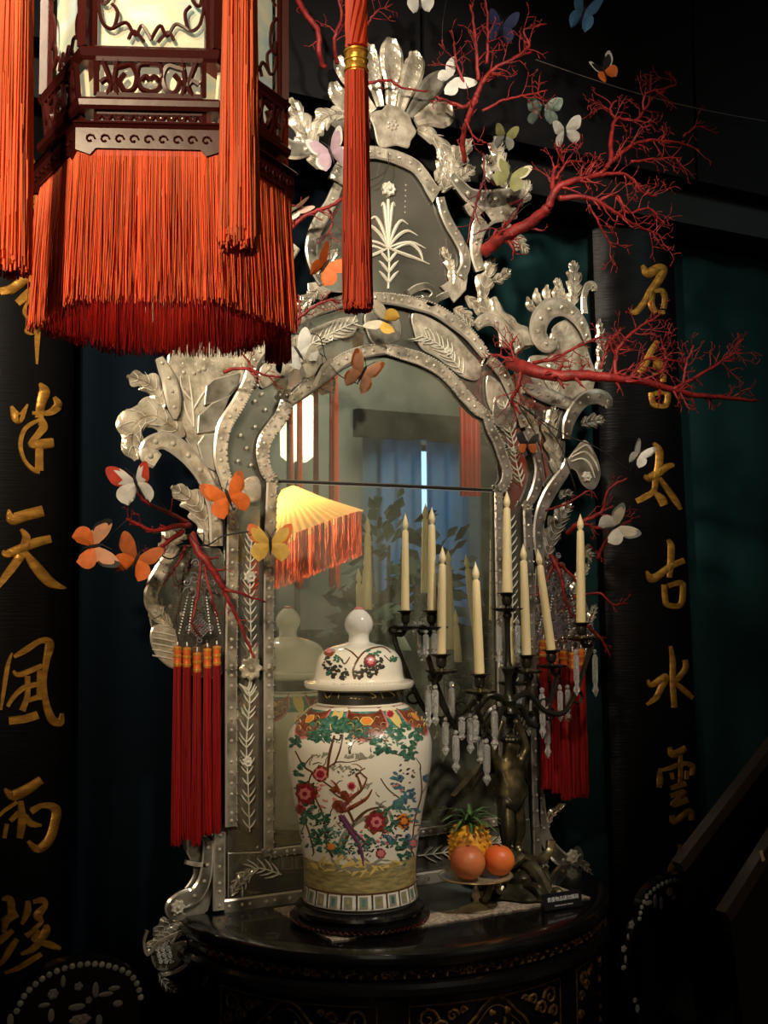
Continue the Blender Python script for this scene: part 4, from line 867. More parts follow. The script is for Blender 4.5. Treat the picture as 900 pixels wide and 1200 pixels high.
twigs([[(222,625,-.05),(232,638,-.06),(245,638,-.06),(262,628,-.06),(292,623,-.07)], [(205,605,-.06),(188,590,-.08),(178,578,-.1)], [(225,628,-.04),(238,625,-.06),(238,640,-.06)], [(185,648,-.07),(200,655,-.07),(215,645,-.06)]], 'bare black twig holding the orange butterflies on the left frame', .0018)
twigs([[(590,270,-.03),(600,250,-.05),(615,238,-.05)], [(562,230,-.03),(568,200,-.05)], [(580,280,-.04),(596,262,-.05),(612,245,-.05),(622,238,-.05)]], 'bare black twig over the right crest scroll', .0016)
twigs([[(518,56,-.06),(519,25,-.07),(524,-5,-.07)]], 'fine black wire holding the white butterfly above the crest', .0008)
twigs([[(455,178,-.02),(455,195,-.03),(447,205,-.03),(432,212,-.03)]], 'short black wire hanging under the shell boss', .001)

# ============================================================ butterflies
def wing_pts(kind):
    if kind == 'f': return [(0, .02), (.12, .30), (.38, .66), (.72, .90), (.98, .92), (1.03, .72), (.97, .46), (.86, .22), (.58, .02), (.26, -.08)]
    return [(0, 0), (.3, .06), (.60, .06), (.82, -.08), (.90, -.32), (.80, -.54), (.66, -.66), (.52, -.76), (.40, -.68), (.26, -.60), (.12, -.36), (.03, -.15)]
def butterfly(u, v, Y, size, cols, label, rot=0, fold=25, yaw=0, tilt=0, tip=None, ff=(1, 1), hh=(1, 1), D=None, wire=None):
    c = W(u, v, Y); s = scl(u, v, Y)*size; o = thing('butterfly', label, 'butterfly', tuple(c))
    toC = (CP-c).normalized(); base = Matrix((rt, up, -fw)).transposed()
    base = base @ Matrix.Rotation(math.radians(rot), 3, 'Z') @ Matrix.Rotation(math.radians(yaw), 3, 'Y') @ Matrix.Rotation(math.radians(tilt), 3, 'X')
    for sd in (-1, 1):
        for kind in 'fh':
            k = (ff if kind == 'f' else hh)[0 if sd < 0 else 1]
            if not k: continue
            pts = cr(wing_pts(kind), 3, True); q = s*.52*k; fd = math.radians(fold)
            vs = []; mx_ = []
            for x, y in pts:
                p = Vector((x*q*sd*math.cos(fd), y*q, x*q*math.sin(fd)+.02*s*math.sin(5*y))); vs.append(base @ p)
            m_ = cols[0] if kind == 'f' else cols[-1]
            n = len(pts); cc = Vector((0, 0, 0)); 
            ctr = base @ Vector((.45*q*sd*math.cos(fd), (.3 if kind == 'f' else -.25)*q, .45*q*math.sin(fd)+.03*s))
            th = base @ Vector((0, 0, -.0010))
            g = G(); mid = [ctr.lerp(p, .72) for p in vs]
            V = [ctr]+mid+vs+[p+th for p in vs]+[ctr+th]
            fs = [(0, 1+i, 1+(i+1) % n) for i in range(n)]; ms = [0]*n
            fs += [(1+i, 1+n+i, 1+n+(i+1) % n, 1+(i+1) % n) for i in range(n)]
            ms += [1 if (tip and kind in tip[1] and (abs(pts[i][0]) > tip[2])) else 0 for i in range(n)]
            fs += [(1+n+i, 1+2*n+i, 1+2*n+(i+1) % n, 1+n+(i+1) % n) for i in range(n)]; ms += [1 if tip else 0]*n
            fs += [(3*n+1, 1+2*n+(i+1) % n, 1+2*n+i) for i in range(n)]; ms += [0]*n
            if tip and tip[2] < .5:
                ms[:n] = [1 if (kind in tip[1] and abs(pts[i][0]) > .8) else 0 for i in range(n)]
            g.add([c+p for p in V], fs); g.m = ms
            g.obj('forewing' if kind == 'f' else 'hindwing', ['wing_'+m_, 'wing_'+(tip[0] if tip else m_)], o, autos=60)
    g = G(); P = [c+base @ Vector((0, y*s, .02*s)) for y in (.20, .12, .02, -.1, -.24)]; g.tube(P, [s*.018, s*.04, s*.038, s*.03, s*.008], 6)
    for sd in (-1, 1): g.tube([c+base @ Vector((0, .18*s, .03*s)), c+base @ Vector((sd*.08*s, .30*s, .05*s)), c+base @ Vector((sd*.13*s, .37*s, .05*s))], s*.008, 4)
    g.obj('body', 'wing_black', o)
    if wire:
        g = G(); g.tube([c, c+Vector((0, .02, -.01)), W(*wire)], .0008, 4); g.obj('wire', 'twig_black', o)
    return o
B = butterfly
B(528,93,-.10,46,('white',),'white butterfly at the top right of the shell crest, left of the coral fan',-55,15,ff=(.8,1),hh=(.7,.9))
B(683,17,-.16,46,('blue',),'blue butterfly at the top of the picture on the dark boards',-18,48,tilt=20)
B(588,32,-.12,40,('navy',),'dark navy butterfly by the upper coral, left of the blue one',-8,35,tilt=30)
B(708,84,-.10,34,('black','orange'),'black butterfly with orange and pale spots on the pale cord',30,40,tip=('white','f',.5),wire=(700,92,-.05))
B(636,127,-.14,44,('mint',),'pale mint butterfly flying above the mirror, upper one of the two',0,30,tilt=58)
B(662,153,-.14,40,('white',),'small white butterfly just below the pale mint one',14,38,tilt=42)
B(592,160,-.09,34,('lime','grey'),'grey and lime moth on the tip of the right crest leaf',-10,42,tilt=35)
B(597,208,-.09,42,('lime','lime'),'olive green butterfly resting on the right crest scroll',-20,18,tilt=-10,tip=('ivory','f',.6))
B(347,246,-.10,40,('pinkish','white'),'pinkish white butterfly with folded wings beside the lantern fringe',-58,70,yaw=20)
B(380,312,-.09,48,('orange',),'bright orange butterfly on the crest, left of the gold banded tassel',-35,35,yaw=30)
B(388,180,-.07,48,('lilac',),'pale lilac butterfly on the left of the crest behind the tassel',20,28,yaw=-10,tip=('white','fh',.7),wire=(402,196,-.012))
B(350,414,-.09,46,('white',),'white butterfly on the arch, next to the lantern fringe',32,22,yaw=20)
B(374,434,-.09,48,('ivory',),'ivory butterfly on the arch, lower and right of the white one',-38,48,yaw=-20,tilt=15)
B(425,438,-.08,52,('peach',),'peach butterfly with cupped wings at the top of the mirror glass',-28,46,tilt=12,tip=('rust','fh',.8))
B(450,376,-.06,42,('ivory','yellow'),'cream and yellow butterfly at the foot of the gold banded tassel',70,40,wire=(455,372,-.004))
B(160,566,-.16,58,('white','white'),'white butterfly with scarlet wing tips left of the mirror frame',8,32,yaw=-10,tip=('red','f',.45),tilt=20)
B(110,640,-.14,56,('peach','orange'),'butterfly with peach, orange and black tipped wings at the far left',-80,15,tip=('black','f',.72),wire=(150,608,-.12))
B(160,656,-.12,54,('rust','orange'),'deep orange butterfly left of the coral on the left frame',-25,24,tip=('rust','f',.8))
B(268,583,-.08,54,('orange','orange'),'vivid orange butterfly on the left outer rail of the frame',20,22,tip=('rust','f',.75),tilt=10)
B(317,638,-.07,50,('yellow','yellow'),'yellow butterfly with orange wing tips on the left inner rail',0,12,tip=('orange','f',.5))
B(748,534,-.14,34,('white',),'small white butterfly with black veins in front of the right board',-30,48,tip=('grey','f',.8),wire=(738,552,-.14))
B(722,617,-.14,44,('ivory','white'),'speckled cream butterfly right of the tallest right candle',-60,22,tilt=10,tip=('grey','f',.7))
B(492,1,-.08,44,('white',),'white butterfly cut off by the top edge of the picture',5,40)
B(618,521,-.04,26,('black','rust'),'tiny black butterfly on the right panel of the frame',0,20)
# ============================================================ half-round table
TZ = .80; TC = Vector((.17, 0, 0)); TA, TB = .53, .50
TBL = thing('console_table', 'black lacquered half-round console table with gilt carved panels, under the mirror', 'table', (TC.x, -.2, 0))
def ring(a, off=0): return ((TA+off)*math.cos(a), -(TB+off)*math.sin(a))
def prof_body(name, m, prof, n=72, y0=.04, cap=False, a0=-.12, a1=PI+.12):
    g = G(); L = len(prof); vs = []
    for i in range(n+1):
        a = a0+(a1-a0)*i/n
        for off, z in prof: x, y = ring(a, off); vs.append((TC.x+x, min(TC.y+y, .05), z))
    fs = [(i*L+k, (i+1)*L+k, (i+1)*L+k+1, i*L+k+1) for i in range(n) for k in range(L-1)]
    if cap: fs += [tuple(i*L+L-1 for i in range(n+1)), tuple(i*L for i in range(n, -1, -1))]
    g.add(vs, fs); return g.obj(name, m, TBL)
prof_body('table_top', 'lacquer', [(-.02, TZ-.034), (-.006, TZ-.033), (0, TZ-.026), (.002, TZ-.014), (-.002, TZ-.004), (-.010, TZ), (-.05, TZ)], cap=True)
prof_body('carved_frieze', 'lacquer', [(-.035, TZ-.062), (-.022, TZ-.058), (-.022, TZ-.036), (-.035, TZ-.034)])
prof_body('moulding', 'lacquer', [(-.03, TZ-.092), (-.006, TZ-.092), (.002, TZ-.082), (0, TZ-.070), (-.008, TZ-.063), (-.03, TZ-.061)])
prof_body('body', 'lacquer', [(-.04, .06), (-.03, .06), (-.03, TZ-.092), (-.04, TZ-.09)])
def tp(a, off, z): x, y = ring(a, off); return Vector((TC.x+x, TC.y+y, z))
# gilt running vine on the frieze
g = G(); zc = TZ-.047
P = [tp(.15+2.85*i/200, -.020, zc+.004*math.sin(i*.55)) for i in range(201)]; g.tube(P, .0014, 4)
for i in range(6, 196, 2):
    a = .15+2.85*i/200; s_ = 1 if (i//2) % 2 else -1
    if i % 22 < 4: 
        for k in range(6): q = tp(a+.010*math.cos(k*PI/3), -.019, zc+.006*math.sin(k*PI/3)); g.sph(q, .0036, 6, 4)
    else: g.tube([tp(a, -.020, zc), tp(a+.009, -.0185, zc+s_*.005), tp(a+.020, -.020, zc+s_*.008)], [.0018, .0052, .0010], 5)
tag(g.obj('gilt_vine', 'gold_dull', TBL), kind='stuff')
# gilt panels on the body
def gpanel(a0, a1, corner=True, med=True):
    z1, z0 = TZ-.112, .30; off = -.0285
    def mp(x, y, o_=0): return tp(a1+(a0-a1)*x, off+o_, z0+(z1-z0)*y)
    g = G(); g.tube([mp(i/20, 1) for i in range(21)], .0018, 4); g.tube([mp(i/20, 0) for i in range(21)], .0018, 4); g.tube([mp(0, 0), mp(0, 1)], .0018, 4); g.tube([mp(1, 0), mp(1, 1)], .0018, 4)
    g.obj('panel_border', 'gold_dull', TBL)
    ar = (a1-a0)*.52/(z1-z0)
    for cx, s_ in (((0, 1)), (1, -1)):
        for (x, y, r_) in ((.10, .93, .06), (.17, .88, .045), (.07, .84, .04), (.24, .94, .035), (.05, .74, .04), (.08, .66, .03), (.05, .58, .03), (.06, .50, .03), (.30, .96, .02)):
            g = G()
            g.tube([mp(cx+s_*(x+r_*(1-t/12)*math.cos(t*.8)), y+r_*ar*(1-t/12)*math.sin(t*.8)*1.0, .002) for t in range(11)], [.0046*(1-t/14) for t in range(11)], 5)
            g.obj('gilt_scroll', 'gold_dull', TBL)
    if med:
        g = G(); w_ = .20
        q = [(.5+w_*math.cos(t)*(1+.10*math.cos(4*t)), .80+w_*.92*ar*math.sin(t)*(1+.10*math.cos(4*t))) for t in [i*PI/20 for i in range(41)]]
        g.tube([mp(x, y, .003) for x, y in q], .0034, 6, cap=False); g.tube([mp(.5+(x-.5)*.8, .8+(y-.8)*.8, .002) for x, y in q], .0014, 4)
        g.obj('medallion_frame', 'gold_dull', TBL)
        g = G(); rn = random.Random(int(a0*100))
        for i in range(26):
            x, y = .5+rn.uniform(-.13, .13), .80+rn.uniform(-.13, .13)*ar; g.sph(mp(x, y, .001), rn.uniform(.003, .007), 7, 5, sc=(1, .6, rn.uniform(.8, 2)))
        tag(g.obj('gilt_figures', 'gold_dull', TBL), kind='stuff')
gpanel(PI-1.05, PI-.30); gpanel(PI-1.92, PI-1.18); gpanel(PI-2.62, PI-2.06, med=False); gpanel(.12, .40, med=False)
g = G()
for a in (.35, 1.2, 1.95, 2.8): x = tp(a, -.05, 0); g.lathe([(.018, 0), (.024, .01), (.022, .03), (.028, .07)], 14, (x.x, x.y, 0))
g.obj('foot', 'lacquer', TBL)

# ============================================================ table mat
def rugmesh():
    g = G(); z = TZ+.0006
    A, Bp, C_ = WZ(320, 1066, TZ), WZ(390, 1104, TZ), WZ(692, 1053, TZ)
    D_ = A+(C_-Bp); nx, ny = 40, 16; vs = []
    A.y = min(A.y, -.03); D_.y = -.03
    for j in range(ny+1):
        for i in range(nx+1):
            p = A.lerp(D_, i/nx).lerp(Bp.lerp(C_, i/nx), j/ny); e = min(i, nx-i, j, ny-j)
            vs.append((p.x+random.uniform(-.0012, .0012), p.y+(random.uniform(-.003, .003) if j == ny else 0), TZ+.003+.0006*random.random()))
    N1 = nx+1; fs = []; ms = []
    for j in range(ny):
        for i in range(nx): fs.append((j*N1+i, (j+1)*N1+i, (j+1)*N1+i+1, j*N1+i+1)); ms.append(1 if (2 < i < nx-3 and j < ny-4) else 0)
    K = len(vs); vs2 = [(x, y, TZ+.0004) for x, y, z in vs]
    bd = [(i, 0) for i in range(nx)]+[(nx, j) for j in range(ny)]+[(i, ny) for i in range(nx, 0, -1)]+[(0, j) for j in range(ny, 0, -1)]
    idx = [j*N1+i for i, j in bd]; n = len(idx)
    fs += [(idx[k], idx[(k+1) % n], K+idx[(k+1) % n], K+idx[k]) for k in range(n)]; ms += [0]*n
    g.v = vs+vs2; g.f = fs; g.m = ms
    return g.obj('table_mat', ['weave', 'mat_painted_reflection'], origin=((A+C_)/2))
tag(rugmesh(), 'beige woven table mat with a blue-grey reflection painted into its dark centre, lying under the ginger jar', 'mat')

# ============================================================ ginger jar
JX, JY = -.015, -.205
jd = (Vector((JX, JY, 1))-CP).dot(fw); JS = ((Vector((JX, JY, 1.2))-CP).dot(fw))/F
zj = lambda v: zat(v, JX, JY)
JAR = thing('ginger_jar', 'large lidded porcelain ginger jar painted with flowers, pines and a phoenix', 'jar', (JX, JY, zj(1053)))
ST = thing('jar_stand', 'low carved black wooden stand under the porcelain jar', 'stand', (JX, JY, TZ+.004))
zst0, zst1 = TZ+.0045, zj(1054.6)
h = zst1-zst0
g = G(); g.lathe([(.10, 0), (.134, 0), (.146, h*.10), (.148, h*.32), (.140, h*.40), (.134, h*.46), (.134, h*.62), (.142, h*.70), (.140, h*.86), (.132, h*.93), (.128, h), (.10, h)], 64, (JX, JY, zst0), ripple=lambda a, z: .02*abs(math.sin(4*a)) if z < h*.35 else 0)
g.obj('body', 'lacquer', ST)
g = G()
for k in range(72):
    a = 2*PI*k/72; b = a+2*PI/72
    c = lambda t, r_, z: (JX+r_*math.cos(t), JY+r_*math.sin(t), zst0+z)
    g.tube([c(a, .150, h*.12), c((a+b)/2, .152, h*.30), c(b, .150, h*.12)], .0016, 4)
tag(g.obj('carved_apron', 'rosewood', ST), kind='stuff')
body = [(1055, 50), (1054, 64), (1047, 67), (1038, 65.5), (1020, 64.5), (1000, 66), (975, 70), (950, 74), (925, 79), (900, 83.5), (880, 85), (865, 84.5), (852, 80), (842, 73), (833, 64), (826, 56), (823, 50), (820, 48.5), (807, 48), (805, 46)]
pf = cr([(r_*JS, zj(v)) for v, r_ in body], 3)
g = G(); g.lathe(pf, 72, (JX, JY, 0)); jb = g.obj('body', 'porcelain', JAR, autos=60); BV = bvh_of(g)
lidp = [(806, 48), (805, 63), (801, 65), (798, 64.5), (796, 54), (792, 52.2), (780, 51), (770, 48), (762, 41), (757, 30), (754, 18), (752, 12)]
pl_ = [(r_*JS, zj(v)) for v, r_ in lidp]; pl2 = pl_[:5]+cr(pl_[4:], 3)[1:]
g = G(); g.lathe(pl2, 64, (JX, JY, 0)); LID = g.obj('lid', 'porcelain', JAR, autos=40); BL = bvh_of(g)
g = G(); g.lathe(cr([(r_*JS, zj(v)) for v, r_ in [(754, 13), (748, 12), (743, 12.5), (738, 15.5), (731, 17), (724, 15), (718, 10.5), (714, 5), (712.5, .8)]], 4), 32, (JX, JY, 0)); kb = g.obj('finial', 'knob_white', None, autos=60); kb.parent = LID; kb.location = -Vector(JAR.location)
def child(g, name, m, par, kind=None, autos=0):
    if not g.v: return
    o = g.obj(name, m, None, autos=autos); o.parent = par; o.location = -Vector(JAR.location)
    if kind: o['kind'] = kind
    return o
def flower(bv, u, v, r, cols, par, nm='painted_flower'):
    for i, c in enumerate(cols):
        g = G(); q = 1-i*.27
        if i == 0:
            for k in range(7):
                a = 2*PI*k/7; blob(g, bv, u+r*.55*math.cos(a), v+r*.55*math.sin(a), r*.5, r*.5, 7, lift=.0004)
        else: blob(g, bv, u, v, r*q, r*q, 14, 7, .0008+.0005*i, jag=.18)
        child(g, nm, c, par)
for a in [(358,900+30,15,('p_rust','p_red','p_pink','p_red')), (441,963,14,('p_rust','p_red','p_pink','p_red')), (376,907,10,('p_rust','p_pink','p_red')), (473,962,9,('p_orange','p_rust','p_orange')), (457,837,5,('p_pink','p_red'))]: flower(BV, *a, jb)
def leaves(spec, m, par, bv, rx=3.4, ry=2, name='painted_leaves'):
    g = G()
    for (u, v, ru, rv, n) in spec:
        for i in range(n):
            a = random.uniform(0, 2*PI); q = math.sqrt(random.random()); k = random.uniform(.6, 1.3)
            blob(g, bv, u+ru*q*math.cos(a), v+rv*q*math.sin(a), rx*k, ry*k, 7, rot=random.uniform(-1, 1), jag=.3, lift=.0005+.0003*random.random())
    child(g, name, m, par, 'stuff')
leaves([(395,850,32,8,60), (375,862,16,6,22), (420,860,20,7,24), (470,858,18,8,20), (452,880,12,5,14), (480,880,9,12,18), (346,870,5,8,10), (490,860,8,8,12), (440,868,6,4,8)], 'p_green', jb, BV, 4, 2.4)
leaves([(420,886,18,3,16), (400,900,12,4,14), (375,885,10,4,8), (430,920,5,4,6)], 'p_grey', jb, BV, 3, 1.4)
leaves([(475,935,12,14,26), (465,915,8,10,12), (492,955,7,12,12), (482,985,8,8,14), (455,985,12,5,14)], 'p_blue', jb, BV, 3.2, 2)
leaves([(360,955,12,14,24), (372,985,14,12,26), (352,905,6,12,12), (380,960,8,10,14), (430,985,14,6,14), (455,965,10,10,14), (470,990,12,8,14), (395,995,14,6,14), (475,1005,9,8,10), (450,950,8,6,8)], 'p_green', jb, BV, 3.4, 2)
def lines(ls, m, par, bv, nm='painted_branches', lift=.0006):
    g = G()
    for l in ls: lay(g, bv, l, lift=lift, base=.0003, n=4)
    child(g, nm, m, par, 'stuff')
leaves([(400,862,44,9,60), (360,930,14,16,30), (385,975,22,18,50), (465,975,16,22,50), (430,995,26,9,40), (476,905,10,14,16), (350,985,6,18,14), (494,985,5,20,14), (410,905,16,6,18)], 'p_ink', jb, BV, 1.8, 1.0)
leaves([(400,850,40,8,60), (452,865,26,10,40), (400,985,40,16,70), (470,950,14,24,40)], 'p_teal', jb, BV, 2.2, 1.2)
leaves([(372,935,20,20,18), (440,980,24,12,20), (405,935,14,12,14), (465,930,10,12,8)], 'p_pink', jb, BV, 1.8, 1.3)
leaves([(420,1015,60,9,40)], 'p_yellow', jb, BV, 7, 1.6)
leaves([(420,1014,62,10,26)], 'p_grey', jb, BV, 6, 1.4)
lines([[(384,905,3),(386,885,3.4),(392,862,2.6)], [(390,900,2),(398,880,2.2),(402,862,1.6)], [(346,880,1.6),(356,898,2.2),(366,905,2.4),(378,915,2),(392,925,2)], [(356,898,1.6),(364,888,1.4),(372,884,1)], [(384,900,2),(395,893,1.6),(410,893,1.2),(430,888,1)], [(452,872,1.6),(460,882,1.5),(470,885,1.2)], [(440,855,1.2),(450,868,1.5),(456,860,1)], [(366,905,2),(362,920,1.6),(372,940,2),(380,960,2.6),(382,985,3),(390,1005,3)],
       [(395,1010,3),(405,985,4),(415,965,4.5),(430,950,3),(450,945,2)], [(415,965,3),(408,950,3),(400,945,2)], [(352,950,2),(362,975,2.2),(368,1000,2)], [(492,900,1.4),(494,930,1.6),(486,960,1.8),(482,1000,1.6)], [(494,930,1),(500,920,1),(503,905,.9)], [(446,912,1.2),(455,925,1.5),(468,935,1.5)], [(386,925,1.6),(400,935,2),(412,930,1.5)], [(484,870,1.2),(482,885,1.4),(478,892,.8)]], 'p_brown', jb, BV)
lines([[(398,1003,5),(400,985,6),(412,968,6),(428,958,5)], [(395,1018,2),(398,1006,3),(406,1004,2),(412,1018,2)], [(440,940,3),(455,950,4),(460,965,3)]], 'p_grey', jb, BV, 'painted_rock')
rnb = random.Random(3); LL = []
for i in range(64):
    u = rnb.uniform(346, 498); v = rnb.choice((rnb.uniform(868, 905), rnb.uniform(905, 1000), rnb.uniform(940, 1005))); a_ = rnb.uniform(-2.6, -.5)
    if 430 < u < 470 and 885 < v < 925: continue
    l_ = rnb.uniform(5, 13); q = [(u, v, 1.5)]
    for k_ in range(3): a_ += rnb.uniform(-.7, .7); q.append((q[-1][0]+l_*.4*math.cos(a_), q[-1][1]+l_*.4*math.sin(a_), 1.2-.3*k_))
    LL.append(q)
lines(LL[:40], 'p_ink', jb, BV, 'painted_twigs'); lines(LL[40:], 'p_rust', jb, BV, 'painted_twigs')
for a in [(352,948,7,('p_pink','p_red')), (484,988,6,('p_rust','p_pink')), (388,1000-8,6,('p_yellow','p_orange')), (412,921,5,('p_pink','p_red')), (446,1000,6,('p_red','p_pink')), (500,912,5,('p_blue','p_teal')), (466,942,6,('p_blue','p_teal'))]: flower(BV, *a, jb)
# phoenix: body, wings, tail
g = G(); 
for (u, v, a, b, r_) in [(398,945,9,7,.4), (404,932,7,5,1.0), (392,925,5,4,0)]: blob(g, BV, u, v, a, b, 12, rot=r_, jag=.12, lift=.0012)
child(g, 'painted_bird_body', 'p_rust', jb)
lines([[(402,946,5),(412,935,5),(424,925,3),(430,912,1.6)], [(404,950,5),(416,944,5),(430,935,3.4),(436,925,1.5)], [(398,930,4),(394,920,3),(388,914,1.5)], [(424,925,3),(420,912,2.4),(416,906,1)], [(430,912,2),(422,904,1.6),(428,900,1)]], 'p_rust', jb, BV, 'painted_wings', .0014)
lines([[(398,955,5),(408,970,5),(418,985,5),(424,1000,4),(426,1015,2)], [(402,955,3),(416,975,3),(432,990,2)], [(395,952,2),(400,940,3),(405,948,3)]], 'p_purple', jb, BV, 'painted_tail', .0014)
# shoulder lappets, neck, foot border: all the way round
def zr(v): 
    z = zj(v)
    for (r1, z1), (r2, z2) in zip(pf, pf[1:]):
        if (z1-z)*(z2-z) <= 0 and z1 != z2: return r1+(r2-r1)*(z-z1)/(z2-z1), z
    return pf[-1][0], z
def band(v0, v1, a0, a1, m, nm, lift=.0006, na=8, nv=5, par=jb):
    g = G(); vs = []
    for j in range(nv+1):
        v = v0+(v1-v0)*j/nv; r_, z = zr(v)
        for i in range(na+1):
            a = a0+(a1-a0)*i/na; vs.append((JX+(r_+lift)*math.cos(a), JY+(r_+lift)*math.sin(a), z))
    N1 = na+1; g.add(vs, [(j*N1+i, j*N1+i+1, (j+1)*N1+i+1, (j+1)*N1+i) for j in range(nv) for i in range(na)]); return child(g, nm, m, par, autos=0)
band(1030, 998, 0, 2*PI, 'p_olive', 'painted_ground', na=72)
band(822, 808, 0, 2*PI, 'p_ink', 'neck_band', na=64, nv=2)
aF = math.atan2(CP.y-JY, CP.x-JX)      # angle facing the camera
def lapp(a, w_, v1, m, lift, nm):
    g = G(); vs = [[], []]; n = 14; rows = []
    for i in range(n+1):
        x = -1+2*i/n; vb = 824+(v1-824)*math.sqrt(max(0, 1-x*x)); row = []
        for j in range(5): r_, z = zr(824+(vb-824)*j/4); row.append((JX+(r_+lift)*math.cos(a+x*w_), JY+(r_+lift)*math.sin(a+x*w_), z))
        rows.append(row)
    g.add([p for r_ in rows for p in r_], [(i*5+j, (i+1)*5+j, (i+1)*5+j+1, i*5+j+1) for i in range(n) for j in range(4)]); child(g, nm, m, jb)
band(846, 824, 0, 2*PI, 'p_teal', 'shoulder_band', na=72, lift=.0004)
for k in range(6):
    a = aF+.12+k*PI/3; lapp(a, .40, 859, 'p_pink', .0008, 'lappet'); lapp(a, .37, 856, 'p_rust', .0012, 'lappet'); 
    for q, m, rr in ((0, 'p_yellow', 7.5), (0, 'p_orange', 6)):
        g = G(); r_, z = zr(838); c = Vector((JX+r_*math.cos(a), JY+r_*math.sin(a), z)); nrm = Vector((math.cos(a), math.sin(a), .9)).normalized(); tx = Vector((-math.sin(a), math.cos(a), 0)); ty = nrm.cross(tx)
        g.add([c+nrm*(.0022 if m == 'p_yellow' else .003)]+[c+nrm*(.0019 if m == 'p_yellow' else .0027)+(tx*math.cos(t)+ty*math.sin(t)*.8)*rr*JS*(1+.08*math.cos(6*t)) for t in [i*PI/9 for i in range(18)]], [(0, 1+i, 1+(i+1) % 18) for i in range(18)]); child(g, 'lappet_flower', m, jb)
    g = G()
    for sd in (-1, 1):
        for (da, dv) in ((.17, 836), (.25, 842), (.12, 848)):
            r_, z = zr(dv); c = lambda t: (JX+(r_+.002)*math.cos(a+sd*(da+.045*math.cos(t))), JY+(r_+.002)*math.sin(a+sd*(da+.045*math.cos(t))), z+.006*math.sin(t)); g.tube([c(t*.9) for t in range(6)], .0009, 4)
    child(g, 'lappet_scroll', 'p_yellow', jb, 'stuff')
    lapp(a+PI/6, .12, 846, 'p_yellow', .0008, 'small_lappet')
lines([[(408,812,1.5),(420,810,2),(434,812,2),(440,817,1.5),(425,819,1.5),(410,818,1.5)], [(455,810,1.5),(462,815,2),(456,820,1.5)], [(446,811,1.2),(449,819,1.4)], [(465,811,1),(468,818,1.4)], [(380,811,1),(384,818,1.4),(390,811,1)], [(398,811,1),(396,819,1.4)]], 'p_yellow', jb, BV, 'neck_scrolls')
for k in range(24):
    a = 2*PI*k/24; band(1048, 1032, a, a+.03, 'p_ink', 'foot_stripe', .0008, 2, 3); band(1047, 1034, a+.06, a+.20, 'p_grey', 'foot_panel', .0006, 3, 3); band(1044, 1036, a+.10, a+.16, 'p_olive' if k % 2 else 'p_teal', 'foot_panel', .0010, 2, 2)
band(1052, 1049, 0, 2*PI, 'p_ink', 'foot_line', .0006, 64, 1); band(1032, 1030, 0, 2*PI, 'p_brown', 'foot_line', .0008, 64, 1)
# extra painting on the far side, seen in the glass
g = G()
# lid decoration
flower(BL, 434, 775, 8, ('p_rust', 'p_red', 'p_pink'), LID); flower(BL, 386, 763, 7, ('p_rust', 'p_red', 'p_pink'), LID)
leaves([(432,785,12,8,26), (420,790,6,8,12), (398,788,12,8,26), (384,778,5,8,12), (446,778,6,6,8)], 'p_ink', LID, BL, 2.6, 1.7)
leaves([(440,764,12,4,10), (462,772,6,5,8), (396,772,7,4,8), (388,788,5,5,6)], 'p_green', LID, BL, 2.6, 1.5)
lines([[(416,796,3),(414,785,2.6),(420,772,2.4),(430,762,2),(448,758,1.6),(458,765,1.2)], [(420,772,2),(412,764,1.8),(404,760,1.2)], [(398,770,1.5),(404,778,2),(410,770,1.2)], [(450,768,1.4),(458,775,1.2),(464,772,1)], [(385,790,1.4),(395,782,1.4)]], 'p_brown', LID, BL)
g = G(); 
for k in range(90):
    a = 2*PI*k/90; g.sph((JX+60*JS*math.cos(a), JY+60*JS*math.sin(a), zj(797.2)), .0012, 4, 3)
child(g, 'rim_dots', 'p_rust', LID, 'stuff')
g = G(); g.sph((JX, JY, zj(713.8)), 6*JS, 12, 6, sc=(1, 1, .5)); child(g, 'finial_tip', 'p_pink', LID)

# ============================================================ candelabrum
CX = W(597, 900, -.20); CX.z = 0; CY = CX.y
CAN = thing('candelabrum', 'dark bronze candelabrum with a cherub stem, curling arms and crystal drops', 'candelabrum', (CX.x, CY, TZ+.004))
candles = [  # u, v top, v base, Y, px width, u offset of the top
 (475,601,716,-.10,9,0), (506,594,716,-.17,10,0), (517,640,767,-.20,10.5,1.5), (562,658,790,-.30,11,-5), (594,575,695,-.20,10.5,0), (601,715,782,-.13,9,-4), (617,637,768,-.18,10.5,-4), (646,643,762,-.17,10,-16), (681,602,730,-.20,10.5,-1)]
clab = ['ivory candle, leftmost of the real ones, on the high cup behind the jar lid', 'tall ivory candle second from the left on a high cup', 'ivory candle on the low left cup, third from the left', 'ivory candle on the lowest, nearest cup with many drops below', 'highest ivory candle, on the central top cup, in front of the right glass edge', 'short looking ivory candle half hidden behind the central stem', 'ivory candle on the low cup right of the centre', 'ivory candle leaning to the left in front of the right frame', 'ivory candle on the far right cup before the dark curtain']
def zproj(u, v, Y): return W(u, v, Y)
zbs = []
